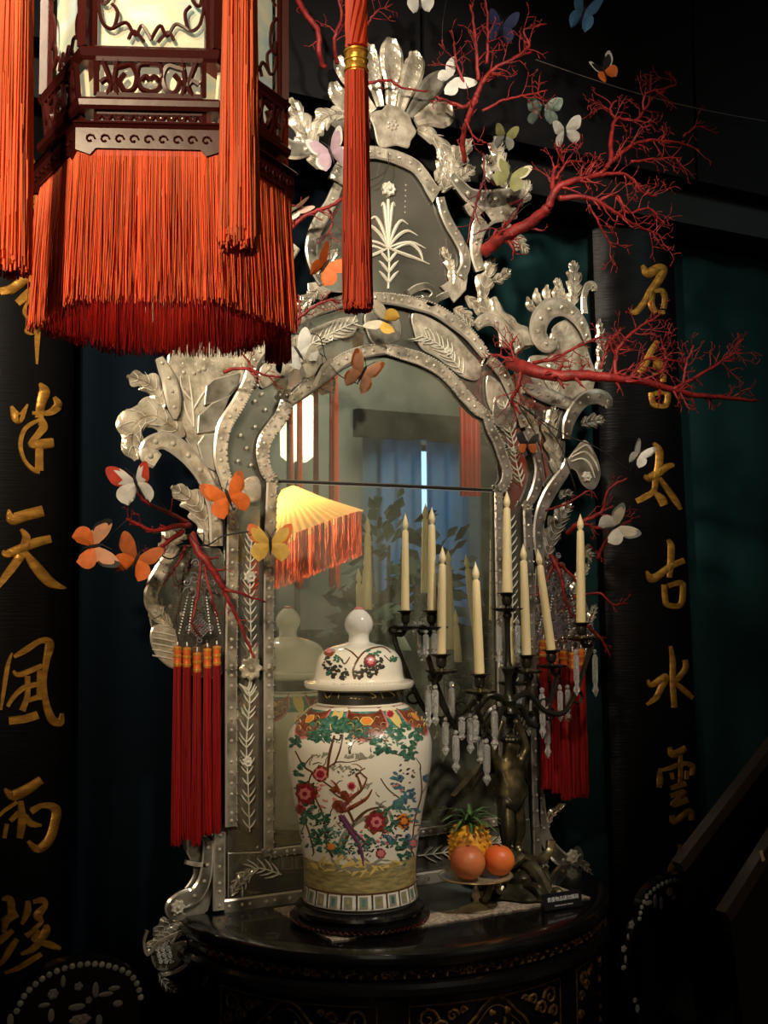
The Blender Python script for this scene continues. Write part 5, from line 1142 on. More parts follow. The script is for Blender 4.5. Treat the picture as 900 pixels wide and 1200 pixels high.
for i, (u, vt, vb, Y, wpx, du) in enumerate(candles):
    b = W(u, vb, Y); t = W(u+du, vt, Y); s = scl(u, vb, Y); r_ = wpx*.5*s; L_ = (t-b).length
    o = thing('candle', clab[i], 'candle', tuple(b), 'ivory candles on the candelabrum'); ax = (t-b).normalized(); rotm = ax.to_track_quat('Z', 'Y').to_matrix().to_4x4()
    hb = L_-.042
    g = G(); g.lathe([(r_*.9, 0), (r_*1.08, .002), (r_*1.02, hb*.3), (r_*.93, hb*.7), (r_*.80, hb-.004), (r_*.62, hb), (r_*.3, hb+.001)], 20, b, M=rotm); g.obj('wax_stick', 'wax', o)
    g = G(); g.lathe(cr([(r_*.35, hb), (r_*.62, hb+.006), (r_*.78, hb+.014), (r_*.58, hb+.024), (r_*.22, hb+.035), (r_*.04, hb+.042)], 3), 16, b, M=rotm); g.obj('flame_tip', 'wax_tip', o)
    # cup, drip pan
    s_ = r_
    z0 = b.z-.001
    g = G(); g.lathe([(r_*.5, -.030), (r_*1.0, -.026), (r_*1.25, -.016), (r_*1.1, -.008), (r_*1.5, -.002), (r_*2.2, .0), (r_*2.3, .002), (r_*1.2, -.0005), (r_*1.15, -.003), (r_*.2, -.003)], 24, (b.x, b.y, z0)); g.obj('candle_cup', 'bronze', CAN)
    zp = z0-.042
    g = G(); g.lathe([(.004, -.004), (.012, -.002), (.030, .001), (.036, .006), (.038, .007), (.030, .004), (.006, .004), (.005, .014)], 40, (b.x, b.y, zp), ripple=lambda a, z: .10*math.cos(8*a)); g.obj('drip_pan', 'bronze_wear' if i in (2, 3, 6, 8) else 'bronze', CAN)
    zbs.append((b.x, b.y, zp, z0))
# stem and arms
top = W(594, 700, -.20); hub = Vector((CX.x, CY, W(597, 838, -.20).z)); 
g = G(); g.lathe(cr([(.008, 0), (.020, .006), (.014, .02), (.018, .035), (.010, .05), (.009, .09), (.016, .11), (.008, .125), (.007, top.z-hub.z-.06), (.012, top.z-hub.z-.045), (.006, top.z-hub.z-.030)], 3), 20, hub); g.obj('stem', 'bronze', CAN)
for i, (x, y, zp, z0) in enumerate(zbs):
    if i == 4: continue
    b = Vector((x, y, zp)); d = Vector((x-hub.x, y-hub.y, 0)); L_ = d.length; st = hub+Vector((0, 0, .03 if i in (0, 1, 8) else .0))
    P = cr([tuple(st), tuple(st+d*.25+Vector((0, 0, .018))), tuple(st+d*.5+Vector((0, 0, -.028))), tuple(st+d*.8+Vector((0, 0, min(-.03, zp-st.z-.05)+.01))), tuple(Vector((x, y, zp-.03))+d*.10), tuple(b+d*.03+Vector((0, 0, -.012))), tuple(b)], 6)
    g = G(); g.tube(P, [.0080-.0026*k/len(P) for k in range(len(P))], 7)
    for (f, q, sg) in ((.3, .016, 1), (.55, .018, -1), (.72, .013, 1)):
        c = P[int(f*len(P))]; c = Vector(c); e = d.normalized() if L_ > .01 else Vector((1, 0, 0))
        g.tube([c+e*(q*1.3*(1-t/12)*math.sin(t*.7))+Vector((0, 0, sg*q*(1-(1-t/12)*math.cos(t*.7)))) for t in range(10)], [.0050*(1-t/13) for t in range(10)], 5)
    g.obj('arm', 'bronze', CAN)
# cherub figure with raised arms: one continuous skin
def skinfig(name, verts, edges, m, par, root=0, lev=2):
    me = bpy.data.meshes.new(name); me.from_pydata([v[:3] for v in verts], edges, []); o = bpy.data.objects.new(name, me); COL.objects.link(o)
    md = o.modifiers.new('s', 'SKIN'); md.use_smooth_shade = True
    for i, v in enumerate(verts): sv = me.skin_vertices[0].data[i]; sv.radius = (v[3], v[3] if len(v) < 5 else v[4]); sv.use_root = (i == root)
    sd = o.modifiers.new('d', 'SUBSURF'); sd.levels = lev; sd.render_levels = lev
    dg = bpy.context.evaluated_depsgraph_get(); me2 = bpy.data.meshes.new_from_object(o.evaluated_get(dg)); bpy.data.objects.remove(o)
    me2.materials.clear(); me2.materials.append(MAT[m]); me2.polygons.foreach_set('use_smooth', [True]*len(me2.polygons))
    o2 = link(name, me2, par); return o2
H0 = .085; HT = hub.z-(TZ+.004)         # figure between base top and hub
k = HT-H0
def Z(f): return H0+k*f
vf = [(0, 0, Z(.42), .026, .024), (0, -.004, Z(.52), .031, .028), (0, 0, Z(.63), .030, .024), (0, .002, Z(.69), .014), (.002, -.004, Z(.76), .022), (.002, -.004, Z(.82), .021), (.001, -.002, Z(.87), .010),
      (-.030, 0, Z(.66), .013), (-.050, -.006, Z(.74), .011), (-.036, -.004, Z(.88), .009), (-.018, 0, Z(.97), .008), (.030, 0, Z(.66), .013), (.048, -.004, Z(.75), .011), (.034, 0, Z(.89), .009), (.016, 0, Z(.97), .008),
      (-.017, -.012, Z(.36), .020), (-.022, -.028, Z(.20), .015), (-.018, -.010, Z(.07), .011), (-.020, -.026, Z(.02), .009), (.017, 0, Z(.36), .020), (.022, -.012, Z(.20), .015), (.020, .006, Z(.07), .011), (.022, -.012, Z(.02), .009)]
ef = [(0, 1), (1, 2), (2, 3), (3, 4), (4, 5), (5, 6), (2, 7), (7, 8), (8, 9), (9, 10), (2, 11), (11, 12), (12, 13), (13, 14), (0, 15), (15, 16), (16, 17), (17, 18), (0, 19), (19, 20), (20, 21), (21, 22)]
fig = skinfig('cherub_figure', vf, ef, 'bronze_wear', CAN)
g = G()
for sd in (-1, 1):
    for j in range(5):
        a = Vector((sd*.016, .018, Z(.62))); b_ = Vector((sd*(.045+.010*j), .036, Z(.86-.10*j))); g.tube([a, a.lerp(b_, .5)+Vector((sd*.01, .008, .012)), b_], [.008, .009, .002], 6)
wg = G(); wg.v = [tuple(Vector(p)+Vector(CAN.location)) for p in g.v]; wg.f = g.f; wg.m = g.m; wg.obj('wings', 'bronze', CAN)
g = G(); 
for q in range(14):
    a = q*2*PI/14; g.sph(CAN.location+Vector((.002+.018*math.cos(a), -.004+.018*math.sin(a), Z(.83))), .008, 7, 5)
g.obj('curly_hair', 'bronze', CAN)
g = G(); c0 = CAN.location
P = [c0+Vector((.03*math.cos(t*.5+2), -.026+.01*math.sin(t), Z(.40)+.012*math.sin(t*.9))) for t in range(10)]; g.tube(P, [.010]*10, 7, flat=.6); g.tube([c0+Vector((-.03, -.02, Z(.42))), c0+Vector((-.045, -.03, Z(.28))), c0+Vector((-.036, -.024, Z(.12)))], [.009, .010, .004], 6); g.obj('drapery', 'bronze', CAN)
# rococo base
g = G(); g.lathe(cr([(.050, .060), (.040, .072), (.028, .082), (.034, .090), (.020, .098)], 3), 24, c0); g.lathe(cr([(.075, .0), (.085, .008), (.070, .020), (.055, .035), (.060, .05), (.045, .064)], 3), 48, c0, ripple=lambda a, z: .16*math.cos(4*a)); g.obj('base', 'bronze_olive', CAN)
for j in range(4):
    a = j*PI/2+math.radians(20); e = Vector((math.cos(a), math.sin(a), 0)); g = G()
    P = cr([tuple(c0+e*r_+Vector((0, 0, z))) for r_, z in ((.035, .075), (.06, .070), (.085, .045), (.105, .016), (.125, .006), (.136, .018), (.126, .028), (.118, .020))], 5); g.tube(P, [.021-.013*k_/len(P) for k_ in range(len(P))], 8)
    P = cr([tuple(c0+e*r_+Vector((-e.y*.026, e.x*.026, z))) for r_, z in ((.05, .05), (.075, .055), (.09, .036), (.078, .024), (.068, .034))], 5); g.tube(P, [.011-.006*k_/len(P) for k_ in range(len(P))], 7)
    P = cr([tuple(c0+e*r_+Vector((e.y*.022, -e.x*.022, z))) for r_, z in ((.055, .03), (.085, .034), (.10, .016), (.088, .007), (.076, .012))], 5); g.tube(P, [.011-.006*k_/len(P) for k_ in range(len(P))], 7)
    g.obj('scroll_foot', 'bronze_olive', CAN)
g = G()
for sd in (-1, 1): g.tube(cr([tuple(c0+Vector(q)) for q in ((0, -.05, .10), (sd*.04, -.058, .085), (sd*.075, -.05, .10), (sd*.085, -.045, .125))], 6), [.012]*18+[.003], 7, flat=.6)
g.obj('acanthus_leaf', 'bronze_wear', CAN)
# crystal drops (one mesh shared)
g = G(); g.sph((0, 0, -.006), .0058, 8, 5, sc=(1, .7, 1)); g.lathe([(.0012, -.071), (.0066, -.062), (.0046, -.056), (.0044, -.052), (.0056, -.048), (.0060, -.016), (.0040, -.0125), (.001, -.0118)], 6)
CRY = g.mesh('crystal_drop', 'crystal', smooth=False)
g = G(); g.sph((0, 0, -.006), .0052, 8, 5, sc=(1, .7, 1)); g.lathe([(.0010, -.095), (.0075, -.082), (.0042, -.074), (.0042, -.070), (.0062, -.064), (.0062, -.018), (.0040, -.0125), (.001, -.0118)], 6)
CRL = g.mesh('crystal_drop', 'crystal', smooth=False)
drops = [(486,728,745,0), (499,738,770,0), (492,726,770,0), (509,738,770,1), (502,802,852,1), (510,802,850,1), (529,798,858,1), (522,840,885,1), (534,855,905,1), (541,840,867,0), (551,835,883,1), (557,838,870,0), (563,862,895,1), (570,865,920,1), (579,826,878,1), (594,852,912,1), (584,724,782,1), (606,725,770,0), (613,803,855,1), (608,803,858,1), (619,803,862,1), (635,805,865,1), (641,830,888,1), (656,802,845,0), (665,802,846,1), (675,760,815,1), (697,760,816,1)]
for i, (u, v0, v1, lg) in enumerate(drops):
    # hang each drop from the nearest pan rim
    best = min(range(9), key=lambda q: abs(candles[q][0]-u)+abs(candles[q][2]+22-v0)*.6); x, y, zp, z0 = zbs[best]
    Yd = y-(.025 if i % 2 else -.02); p = W(u, v0, Yd); L_ = (v1-v0)*scl(u, v0, Yd)
    o = link('crystal_drop', CRL if lg else CRY, CAN); o.location = p-CAN.location; o.scale = (1.3, 1.3, L_/(.095 if lg else .071)); o.rotation_euler.z = i
    g = G(); g.tube([p, p+Vector((0, 0, .004)), Vector((x+(p.x-x)*.6, y+(p.y-y)*.6, max(zp-.002, p.z+.006)))], .0007, 4); w_ = g.obj('hanging_wire', 'bronze', CAN)

# ============================================================ fruit stand, fruit, pineapple, sign
zt_ = TZ+.0035
base = WZ(558, 1066, zt_); PX, PY = base.x, base.y; ps = (Vector((PX, PY, .85))-CP).dot(fw)/F
zpl = zat(1028, PX, PY); FS = thing('fruit_stand', 'low glass footed dish with a gilt rim holding the fruit', 'dish', (PX, PY, zt_))
g = G(); hh_ = zpl-zt_
g.lathe(cr([(.034, 0), (.036, .002), (.026, .006), (.010, .014), (.006, .022), (.010, .030), (.005, hh_*.7), (.010, hh_-.006), (.05, hh_-.003), (43*ps, hh_+.003)], 3)+[(43.5*ps, hh_+.005), (42*ps, hh_+.0055), (.05, hh_+.0005), (.002, hh_)], 40, (PX, PY, zt_)); g.obj('glass_dish', 'glass_plate', FS)
g = G(); g.tube([(PX+43.3*ps*math.cos(t*PI/24), PY+43.3*ps*math.sin(t*PI/24), zpl+.0052) for t in range(49)], .0013, 5, cap=False); g.obj('gilt_rim', 'plate_rim', FS)
def fruit(u, v, r_px, D_off, m, label, seed):
    c0_ = Vector((PX, PY, 0))+Vector((-fw.x, -fw.y, 0)).normalized()*D_off
    d = (Vector((c0_.x, c0_.y, .85))-CP).dot(fw); s = d/F; r_ = r_px*s; c = WD(u, v, d); c.z = zpl+.0045+r_*.96
    g = G(); rn = random.Random(seed); g.sph((0, 0, 0), r_, 28, 18, sc=(1, 1, .95)); g.v = [tuple(Vector(p)*(1+.02*math.sin(3*p[0]/r_+seed)*math.cos(2*p[1]/r_))-Vector((0, 0, .10*r_*math.exp(-((p[0]**2+p[1]**2)/(r_*.28)**2)) if p[2] > 0 else 0))) for p in g.v]
    o = thing('orange', label, 'fruit', tuple(c), 'oranges in the dish'); w2 = G(); w2.v = [tuple(Vector(p)+c) for p in g.v]; w2.f = g.f; w2.m = g.m; w2.obj('peel', m, o, autos=0)
    g = G(); g.lathe([(r_*.10, 0), (r_*.12, .002), (r_*.05, .004)], 6, c+Vector((0, 0, r_*.84)), ripple=lambda a, z: .3*math.cos(5*a)); g.obj('stem_end', 'p_brown', o)
fruit(548, 1012, 21, .035, 'orange_skin', 'larger brownish orange in the dish, on the left before the pineapple', 1)
fruit(585, 1013, 18.5, .0, 'orange_bright', 'smaller bright orange in the dish, on the right', 2)
pc = Vector((PX, PY, 0))+Vector((fw.x, fw.y, 0)).normalized()*.034-Vector((rt.x, rt.y, 0))*.022; d = (Vector((pc.x, pc.y, .9))-CP).dot(fw)
pb = WD(551, 1020, d); pb.z = zpl+.004; PN = thing('pineapple', 'small yellow pineapple with a green crown standing in the dish behind the oranges', 'fruit', tuple(pb)); s = d/F
ph_ = zat(965, pb.x, pb.y)-pb.z; g = G(); prf = cr([(8*s, 0), (20*s, ph_*.12), (24*s, ph_*.42), (22*s, ph_*.74), (14*s, ph_*.95), (6*s, ph_)], 4); g.lathe(prf, 24, pb); g.obj('core', 'pine_skin', PN)
g = G(); RW = 9
for j in range(RW):
    f = (j+.5)/RW; z = ph_*f; rr = [r_ for r_, zz in prf if zz <= z][-1]
    for i in range(12):
        a = 2*PI*(i+.5*(j % 2))/12; e = Vector((math.cos(a), math.sin(a), 0)); g.sph(pb+e*rr+Vector((0, 0, z)), .0052, 6, 5, sc=(1, 1, .9)); g.tube([pb+e*(rr+.003)+Vector((0, 0, z)), pb+e*(rr+.008)+Vector((0, 0, z+.003))], [.0018, .0002], 4)
g.obj('eyes', 'pine_skin', PN)
cr0 = pb+Vector((0, 0, ph_-.002)); LM = {}
for i in range(26):
    t = i/26; a = i*2.4; ang = math.radians(78-66*t); L_ = (.055+.020*math.sin(PI*t))*(1 if t < .8 else 1.15); e = Vector((math.cos(a), math.sin(a), 0)); sd = Vector((-e.y, e.x, 0)); rows = []
    for k_ in range(6):
        f = k_/5; bend = ang+f*.9; p = cr0+Vector((0, 0, .010*t))+e*(L_*f*math.sin(min(bend, 1.75)))+Vector((0, 0, L_*f*math.cos(min(bend, 1.75)))); w_ = .0088*(1-f)**.7*(1 if f > 0 else .8)+.0002; rows.append([p-sd*w_, p+e*-.0014, p+sd*w_, p+e*.0016])
    g = G(); g.add([q for r_ in rows for q in r_], [(k_*4+j, (k_)*4+(j+1) % 4, (k_+1)*4+(j+1) % 4, (k_+1)*4+j) for k_ in range(5) for j in range(4)]); g.obj('crown_leaf', 'pine_leaf', PN, autos=0)
# sign
a = WZ(637, 1067, zt_); b = WZ(681, 1060, zt_); dx = (b-a); wS = dx.length; ang = math.atan2(dx.y, dx.x); hS = zat(1049, a.x, a.y)-zt_
SG = thing('notice_block', 'small black sign block with white Chinese characters at the right end of the mat', 'sign', ((a.x+b.x)/2, (a.y+b.y)/2, zt_)); RM = Matrix.Rotation(ang, 4, 'Z')
g = G(); c = Vector(SG.location)
g.add([c+RM @ Vector(q) for q in ((-wS/2, -.006, 0), (wS/2, -.006, 0), (wS/2, .012, 0), (-wS/2, .012, 0), (-wS/2, 0, hS), (wS/2, 0, hS), (wS/2, .006, hS), (-wS/2, .006, hS))], [(0, 1, 5, 4), (1, 2, 6, 5), (2, 3, 7, 6), (3, 0, 4, 7), (4, 5, 6, 7), (3, 2, 1, 0)]); g.obj('block', 'sign_black', SG, smooth=False)
sl = math.atan2(.006, hS)
def text_on(body, size, par, loc, rot, m, nm):
    cu = bpy.data.curves.new(nm, 'FONT'); cu.body = body; cu.size = size; cu.align_x = 'CENTER'; cu.align_y = 'CENTER'; cu.extrude = .0003; to = bpy.data.objects.new(nm, cu); COL.objects.link(to)
    dg = bpy.context.evaluated_depsgraph_get(); me = bpy.data.meshes.new_from_object(to.evaluated_get(dg)); bpy.data.objects.remove(to); me.materials.clear(); me.materials.append(MAT[m]); o = link(nm, me, par); o.location = loc; o.rotation_euler = rot; return o
nrm = RM @ Vector((0, -1, 0))
t1 = text_on('貴重物品請勿觸碰', wS*.105, SG, Vector((0, 0, hS*.62))+nrm*.0030+RM.to_3x3() @ Vector((.0, 0, 0)), (PI/2-sl, 0, ang), 'print_white', 'lettering')
t2 = text_on('PLEASE DO NOT TOUCH', wS*.042, SG, Vector((0, 0, hS*.22))+nrm*.0056, (PI/2-sl, 0, ang), 'print_white', 'small_lettering')

# ============================================================ inlaid chairs in the lower corners
def chair_back(cpts, Y, label, cx, flip=1, seatz=.45):
    P = [W(*q, Y) for q in cpts]; x0, x1 = min(p.x for p in P), max(p.x for p in P); zt2 = max(p.z for p in P)
    o = thing('inlaid_chair', label, 'chair', ((x0+x1)/2, Y-.2, 0)); C_ = cr([tuple(p) for p in P], 6)
    g = G(); n = len(C_); fr = [Vector((x, y-.012, z+.012)) for x, y, z in C_]
    top_ = fr; bot = [Vector((p.x*.0+((x0+x1)/2)+(p.x-(x0+x1)/2)*.98, Y-.012, seatz+.04)) for p in fr]
    vs = []
    for p, q in zip(top_, bot): vs += [p, p+Vector((0, .024, 0)), q, q+Vector((0, .024, 0))]
    g.add(vs, [f for i in range(n-1) for f in ((4*i, 4*i+2, 4*i+6, 4*i+4), (4*i+1, 4*i+5, 4*i+7, 4*i+3), (4*i, 4*i+4, 4*i+5, 4*i+1), (4*i+2, 4*i+3, 4*i+7, 4*i+6))]+[(0, 1, 3, 2), (4*n-4, 4*n-2, 4*n-1, 4*n-3)]); g.obj('backrest', 'lacquer', o)
    g = G(); T = 0; last = None
    for x, y, z in cr([tuple(p) for p in P], 30):
        p = Vector((x, y-.0135, z)); 
        if last is None or (p-last).length > .0125: g.sph(p, .0056, 8, 5, sc=(1, .45, 1)); last = p
    g.obj('pearl_border', 'nacre', o)
    # seat and legs
    g = G(); g.box(((x0+x1)/2, Y-.22, seatz), (x1-x0, .42, .04)); g.obj('seat', 'lacquer', o, smooth=False)
    for sx in (x0+.03, x1-.03):
        for sy in (Y-.03, Y-.40): g = G(); g.box((sx, sy, seatz/2-.01), (.035, .035, seatz-.02)); g.obj('leg', 'lacquer', o, smooth=False)
    return o, (x0, x1, zt2)
def inlay(o, items, Y):
    for (u, v, a, b, n) in items:
        c = W(u, v, Y-.0140); s = scl(u, v, Y); g = G()
        if n == 1: g.sph(c, 1, 10, 5, sc=(a*s, .0016, b*s))
        else:
            for k_ in range(n): t = 2*PI*k_/n; g.sph(c+Vector((a*s*math.cos(t), 0, b*s*math.sin(t)))*.6, 1, 8, 4, sc=(a*s*.5, .0016, b*s*.5))
            g.sph(c, 1, 8, 4, sc=(a*s*.3, .0022, a*s*.3))
        g.obj('shell_inlay', 'nacre_dim', o)
YC = -.42
o, _ = chair_back([(18,1182),(30,1160),(55,1140),(82,1130),(106,1127),(128,1130),(148,1138),(158,1150),(163,1168)], YC, 'black chair with mother-of-pearl inlay and a pearl line, cut off at the bottom left', 90)
inlay(o, [(62,1165,6,6,6), (92,1156,5,5,5), (52,1178,7,3,1), (74,1150,3,7,1), (112,1160,4,9,1), (124,1165,9,3,1), (134,1158,7,3,1), (90,1180,10,4,1), (60,1190,4,8,1), (94,1195,12,6,6), (116,1196,4,7,1), (12,1196,4,8,1), (138,1176,6,4,1), (104,1172,4,4,5)], YC)
o2, _ = chair_back([(745,1075),(748,1060),(757,1045),(772,1034),(790,1029),(808,1028),(830,1032),(850,1044),(862,1062)], YC+.05, 'black chair with a pearl-lined crest half hidden at the lower right', 800)
inlay(o2, [(785,1045,5,5,6), (768,1056,3,8,1), (775,1058,3,8,1), (760,1058,6,3,1), (758,1049,3,2,1), (790,1052,4,3,1)], YC+.05)
g = G()
P = cr([tuple(W(*q, YC+.035)) for q in ((745,1078),(738,1092),(733,1110),(730,1130),(734,1150),(744,1172),(748,1190),(744,1215))], 6); g.tube(P, .013, 8); g.obj('side_scroll', 'lacquer', o2)
inlay(o2, [(740,1084,4,5,5), (731,1112,4,4,5), (733,1124,2,5,1), (731,1134,4,3,1), (744,1172,3,3,5), (747,1182,3,5,1), (736,1098,2,4,1)], YC+.020)
# small dark pot plant scroll behind the right chair is left out of the light; leaning boards at the right edge
def plank(name, a, b, wpx, Y, drop, label, m='lacquer', tagp=None):
    A_, B_ = W(*a, Y), W(*b, Y); o = thing(name, label, 'board', tuple(B_)); d = (B_-A_).normalized(); s = scl(*a, Y); w_ = wpx*s; nv = Vector((-d.z, 0, d.x)); nv = nv if nv.z < 0 else -nv
    A_ = A_-d*.5; B_ = B_
    g = G(); vs = []
    for y_ in (0, .03):
        vs += [A_+Vector((0, y_, 0)), B_+Vector((0, y_, 0)), B_+nv*w_+Vector((0, y_, 0)), A_+nv*w_+Vector((0, y_, 0))]
    g.add(vs, [(0, 1, 2, 3), (7, 6, 5, 4), (0, 4, 5, 1), (1, 5, 6, 2), (2, 6, 7, 3), (3, 7, 4, 0)]); g.obj('edge_strip', 'brown_edge', o, smooth=False)
    g = G(); vs = []
    for y_ in (.006, .028): vs += [A_+nv*w_+Vector((0, y_, 0)), B_+nv*w_+Vector((0, y_, 0)), B_+nv*w_+Vector((.05, y_, -drop)), A_+nv*w_+Vector((.12, y_, -drop*1.3))]
    g.add(vs, [(0, 1, 2, 3), (7, 6, 5, 4), (0, 4, 5, 1), (1, 5, 6, 2), (2, 6, 7, 3), (3, 7, 4, 0)]); g.obj('board_face', m, o, smooth=False)
    return o
pk = plank('leaning_board', (905,872), (797,1012), 12, -.50, .36, 'black board with a worn brown edge leaning at the right side, upper one')
pk2 = plank('leaning_board', (910,975), (850,1070), 14, -.60, .40, 'lower black leaning board with a small paper tag on its brown edge')
pc_ = W(893, 1003, -.602); g = G(); g.box(pc_, (.009, .001, .024), M=Matrix.Rotation(math.radians(-20), 4, 'Y')); g.obj('paper_tag', 'paper', pk2, smooth=False)

# ============================================================ things seen only in the mirror (they stand behind the camera side of the room)
def RPt(u, v, Y): return RP(u, v, Y)
# window with sheer blue curtain
wa, wb = RP(443, 520, 5.9), RP(548, 780, 5.9)
mat('daylight', (.30, .52, .75), .9, emit=3.2, ecol=(.30, .52, .75)); mat('sheer', (.30, .42, .52), .9, translucent=.6)
x0, x1 = sorted((wa.x, wb.x)); z0, z1 = 1.32, wa.z
g = G(); g.box(((x0+x1)/2, -6.035, (z0+z1)/2), (x1-x0, .03, z1-z0)); wn = g.obj('window_1', 'daylight', smooth=False); wn['kind'] = 'structure'
g = G()
for x in (x0, (x0+x1)/2, x1): g.box((x, -6.0, (z0+z1)/2), (.06, .05, z1-z0+.06))
for z in (z0, (z0+z1)/2, z1): g.box(((x0+x1)/2, -5.998, z), (x1-x0+.06, .046, .05))
f = g.obj('window_frame', 'seam_dark', None, smooth=False); f.parent = wn
for i in range(2):
    xa = x0-.15+i*(x1-x0+.3)/2
    curtain(xa, xa+(x1-x0+.3)/2-.04, -5.86, 1.25, z1+.12, 'sheer', 'blue sheer curtain in the reflected window, %s half' % ('left', 'right')[i], amp=.035, per=.17, nx=60, group='sheer curtains at the reflected window')
g = G(); va = RP(430, 484, 5.8); vb = RP(570, 522, 5.8); g.box(((va.x+vb.x)/2+.2, -5.72, (va.z+vb.z)/2), (abs(va.x-vb.x)+.7, .08, abs(va.z-vb.z)+.02)); tag(g.obj('valance_board', 'seam_dark', smooth=False, origin=((va.x+vb.x)/2, -5.8, va.z)), 'dark valance board above the reflected blue window', 'valance')
mat('added_dark_panel', (.014, .010, .009), .5)  # dark panels added below the window to darken the lower reflection
for i in range(9): g = G(); g.box((-2.5+.92*i+.03, -6.03, .62), (.90, .04, 1.24)); o = g.obj('trim_%d' % (i+9), 'added_dark_panel', smooth=False); o['kind'] = 'structure'
# bright lamp panel at the left of the reflection
mat('lamp_glow', (1, .82, .55), .6, emit=2.6, ecol=(1, .85, .62)); mat('shade_silk', (.85, .62, .25), .7, translucent=.4, emit=.30, ecol=(.95, .62, .22)); mat('fringe_pink', (.85, .22, .12), .6, island=.4, translucent=.3)
a = RP(330, 458, 3.2); b = RP(366, 542, 3.2); c = (a+b)/2
PL = thing('paper_lamp', 'bright paper column lamp seen reflected at the left of the mirror glass', 'lamp', (c.x, c.y, 0))
g = G(); r_ = abs(a.x-b.x)/2; g.lathe([(r_*.6, b.z), (r_, b.z+.03), (r_*1.05, (a.z+b.z)/2), (r_, a.z-.03), (r_*.6, a.z)], 20, (c.x, c.y, 0)); g.obj('shade', 'lamp_glow', PL)
g = G(); g.lathe([(.14, 0), (.14, .02), (.02, .04), (.015, b.z)], 16, (c.x, c.y, 0)); g.obj('stand', 'twig_black', PL)
# red tassels and banners hanging in the room
for i, (u, v0, v1, w_, Y) in enumerate([(351,445,690,7,2.7), (370,445,670,6,2.7), (391,440,690,11,2.6), (341,470,600,5,2.6)]):
    a = RP(u, v0, Y); b = RP(u, v1, Y); s = (W(u, v0, Y)-CP).dot(fw)/F
    tassel('hanging_tassel', a.x, a.y, b.z, 0, w_*s*.55, 'fringe_pink', 'long pale red tassel seen reflected in the mirror, number %s from the left' % ('two', 'three', 'four', 'one')[i], 'tassels reflected in the mirror', capz=a.z, cord_to=(a.x, a.y, ZC), caph=.12, n=120)
for (u0, u1, v0, v1, Y, lb) in ((538, 562, 495, 582, 2.2, 'short red silk banner reflected at the right edge of the mirror glass'), (596, 650, 440, 600, 1.9, 'wide red silk banner glinting in the right frame panels')):
    a = RP(u0, v0, Y); b = RP(u1, v1, Y); n_ = 24; vs = [(a.x+(b.x-a.x)*i/n_, a.y+.008*math.sin(i*1.1)+d_, z) for d_ in (0, .004) for z in (b.z, a.z+.12) for i in range(n_+1)]; N1 = n_+1
    g = G(); g.add(vs, [(i, i+1, N1+i+1, N1+i) for i in range(n_)]+[(2*N1+i, 3*N1+i, 3*N1+i+1, 2*N1+i+1) for i in range(n_)]); mat('banner', (.62, .06, .03), .6, translucent=.2) if 'banner' not in MAT else 0
    g.tube([((a.x+b.x)/2, a.y, a.z+.12), ((a.x+b.x)/2, a.y, ZC)], .003, 5); tag(g.obj('silk_banner', 'banner', origin=((a.x+b.x)/2, a.y, b.z)), lb, 'banner')
# pleated yellow lampshade with pink fringe, hung askew
Y = 2.0; ap = RP(337, 572, Y); SS = (W(370, 620, Y)-CP).dot(fw)/F; R_ = 69*SS; H_ = 56*SS
vd = (W(370, 620, Y)-CP).normalized(); vd.y = -vd.y; vd.z = 0; vd.normalize()
TM = Matrix.Rotation(math.radians(21), 3, vd)
if (TM @ Vector((0, 0, -1))).dot(RP(300, 620, Y)-RP(340, 620, Y)) > 0: TM = Matrix.Rotation(math.radians(-21), 3, vd)
SH = thing('fringed_lamp', 'pleated yellow silk lamp with a long pink fringe, seen reflected in the mirror', 'lamp', tuple(ap-Vector((0, 0, H_))))
n_ = 96; vs = []
for f_, rr, zz in ((0, .03, 0), (.5, R_*.50, H_*.48), (1, R_, H_)):
    for i in range(n_):
        q = rr*(1+(.05 if i % 2 else 0)*(1 if f_ else 0)); vs.append(ap+TM @ Vector((q*math.cos(2*PI*i/n_), q*math.sin(2*PI*i/n_), -zz)))
g = G(); g.add(vs, [(j*n_+i, (j+1)*n_+i, (j+1)*n_+(i+1) % n_, j*n_+(i+1) % n_) for j in range(2) for i in range(n_)]); g.obj('pleated_shade', 'shade_silk', SH, smooth=False)
g = G()
for i in range(900):
    a_ = random.uniform(0, 2*PI); rr = R_*random.uniform(.97, 1.01); p = ap+TM @ Vector((rr*math.cos(a_), rr*math.sin(a_), -H_)); strand(g, p, p-Vector((0, 0, 52*SS*random.uniform(.88, 1))), .0016, .004, 3)
tag(g.obj('fringe', 'fringe_pink', SH, autos=0), kind='stuff')
g = G(); g.tube([ap, (ap.x, ap.y, ZC)], .006, 6); g.obj('hanging_rod', 'twig_black', SH)
zr0 = ap.z-H_*.7
pl = bpy.data.lights.new('fringed_lamp_bulb', 'POINT'); pl.energy = 12; pl.color = (1, .72, .38); pl.shadow_soft_size = .06; po = bpy.data.objects.new('fringed_lamp_bulb', pl); COL.objects.link(po); po.location = (ap.x, ap.y, zr0+.02)
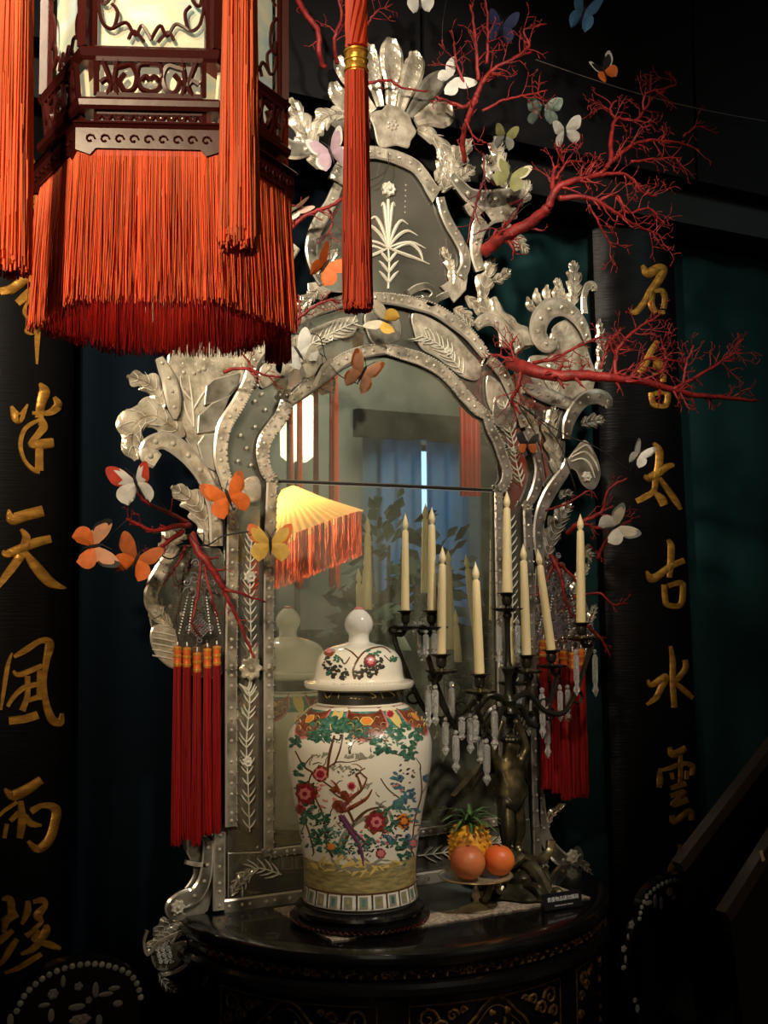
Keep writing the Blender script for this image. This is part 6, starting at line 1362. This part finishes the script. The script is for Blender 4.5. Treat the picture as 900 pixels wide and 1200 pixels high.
# leafy plants
mat('leaf_green', (.06, .11, .07), .45, col2=(.03, .07, .05), vscale=3)
for i, (u, v, Y, sz, lb) in enumerate([(450,660,3.4,.62,'tall leafy plant reflected behind the candles, left one'), (505,690,3.8,.60,'leafy plant reflected behind the candles, right one'), (425,735,2.6,.30,'low leafy plant reflected above the jar lid')]):
    c = RP(u, v, Y); pz = c.z; o = thing('potted_plant', lb, 'plant', (c.x, c.y, 0)); rn = random.Random(i+5); g = G()
    for k_ in range(110):
        e = Vector((rn.gauss(0, 1), rn.gauss(0, 1), rn.gauss(0, 1))).normalized(); q = c+Vector((e.x*sz*.5, e.y*sz*.4, e.z*sz*.75))*rn.uniform(.3, 1); dr = (e+Vector((0, 0, -.3))).normalized(); sd = dr.orthogonal().normalized(); L_ = rn.uniform(.09, .17)
        g.add([q, q+dr*L_*.5+sd*L_*.28, q+dr*L_, q+dr*L_*.5-sd*L_*.28, q+dr*L_*.5+sd.cross(dr)*.012], [(0, 1, 4), (1, 2, 4), (2, 3, 4), (3, 0, 4)])
    tag(g.obj('foliage', 'leaf_green', o, autos=0), kind='stuff')
    g = G()
    for k_ in range(7): a_ = k_*.9; g.tube([(c.x, c.y, .3), (c.x+.05*math.cos(a_), c.y+.05*math.sin(a_), pz*.6), (c.x+.2*math.cos(a_)*sz, c.y+.2*math.sin(a_)*sz, pz+.1)], .008, 5)
    g.obj('stems', 'p_brown', o); g = G(); g.lathe([(.11, 0), (.16, .30), (.17, .32), (.14, .32), (.13, .27), (.01, .27)], 20, (c.x, c.y, 0)); g.obj('pot', 'lacquer', o)
spot('fill_spot_plants', (2.2, -2.4, 4.0), (1.9, -3.4, 1.4), 60, (.85, .95, .9), 60, .8, .2)  # unseen fill added to light the plants and wall in the reflection
spot('fill_spot_reflected', (1.9, -1.5, 4.2), (1.0, -2.6, 2.1), 420, (1, .82, .62), 60, .8, .1)  # unseen spot added to brighten the tassels in the reflection
spot('fill_spot_banner', (2.6, -.9, 4.2), (1.9, -1.95, 2.2), 220, (1, .8, .6), 40, .8, .1)  # unseen spot added so the red banner shows in the frame glass
area('fill_far_wall', (2.2, -4.6, 4.1), (2.8, -6, 2.9), 1.2, 40, (.9, .95, .86), 150)  # unseen area light added to brighten the reflected far wall
# table with a dark cloth in front of the glass
a = RP(330, 700, 1.6); g = G(); mat('grey_cloth', (.075, .08, .07), .8)
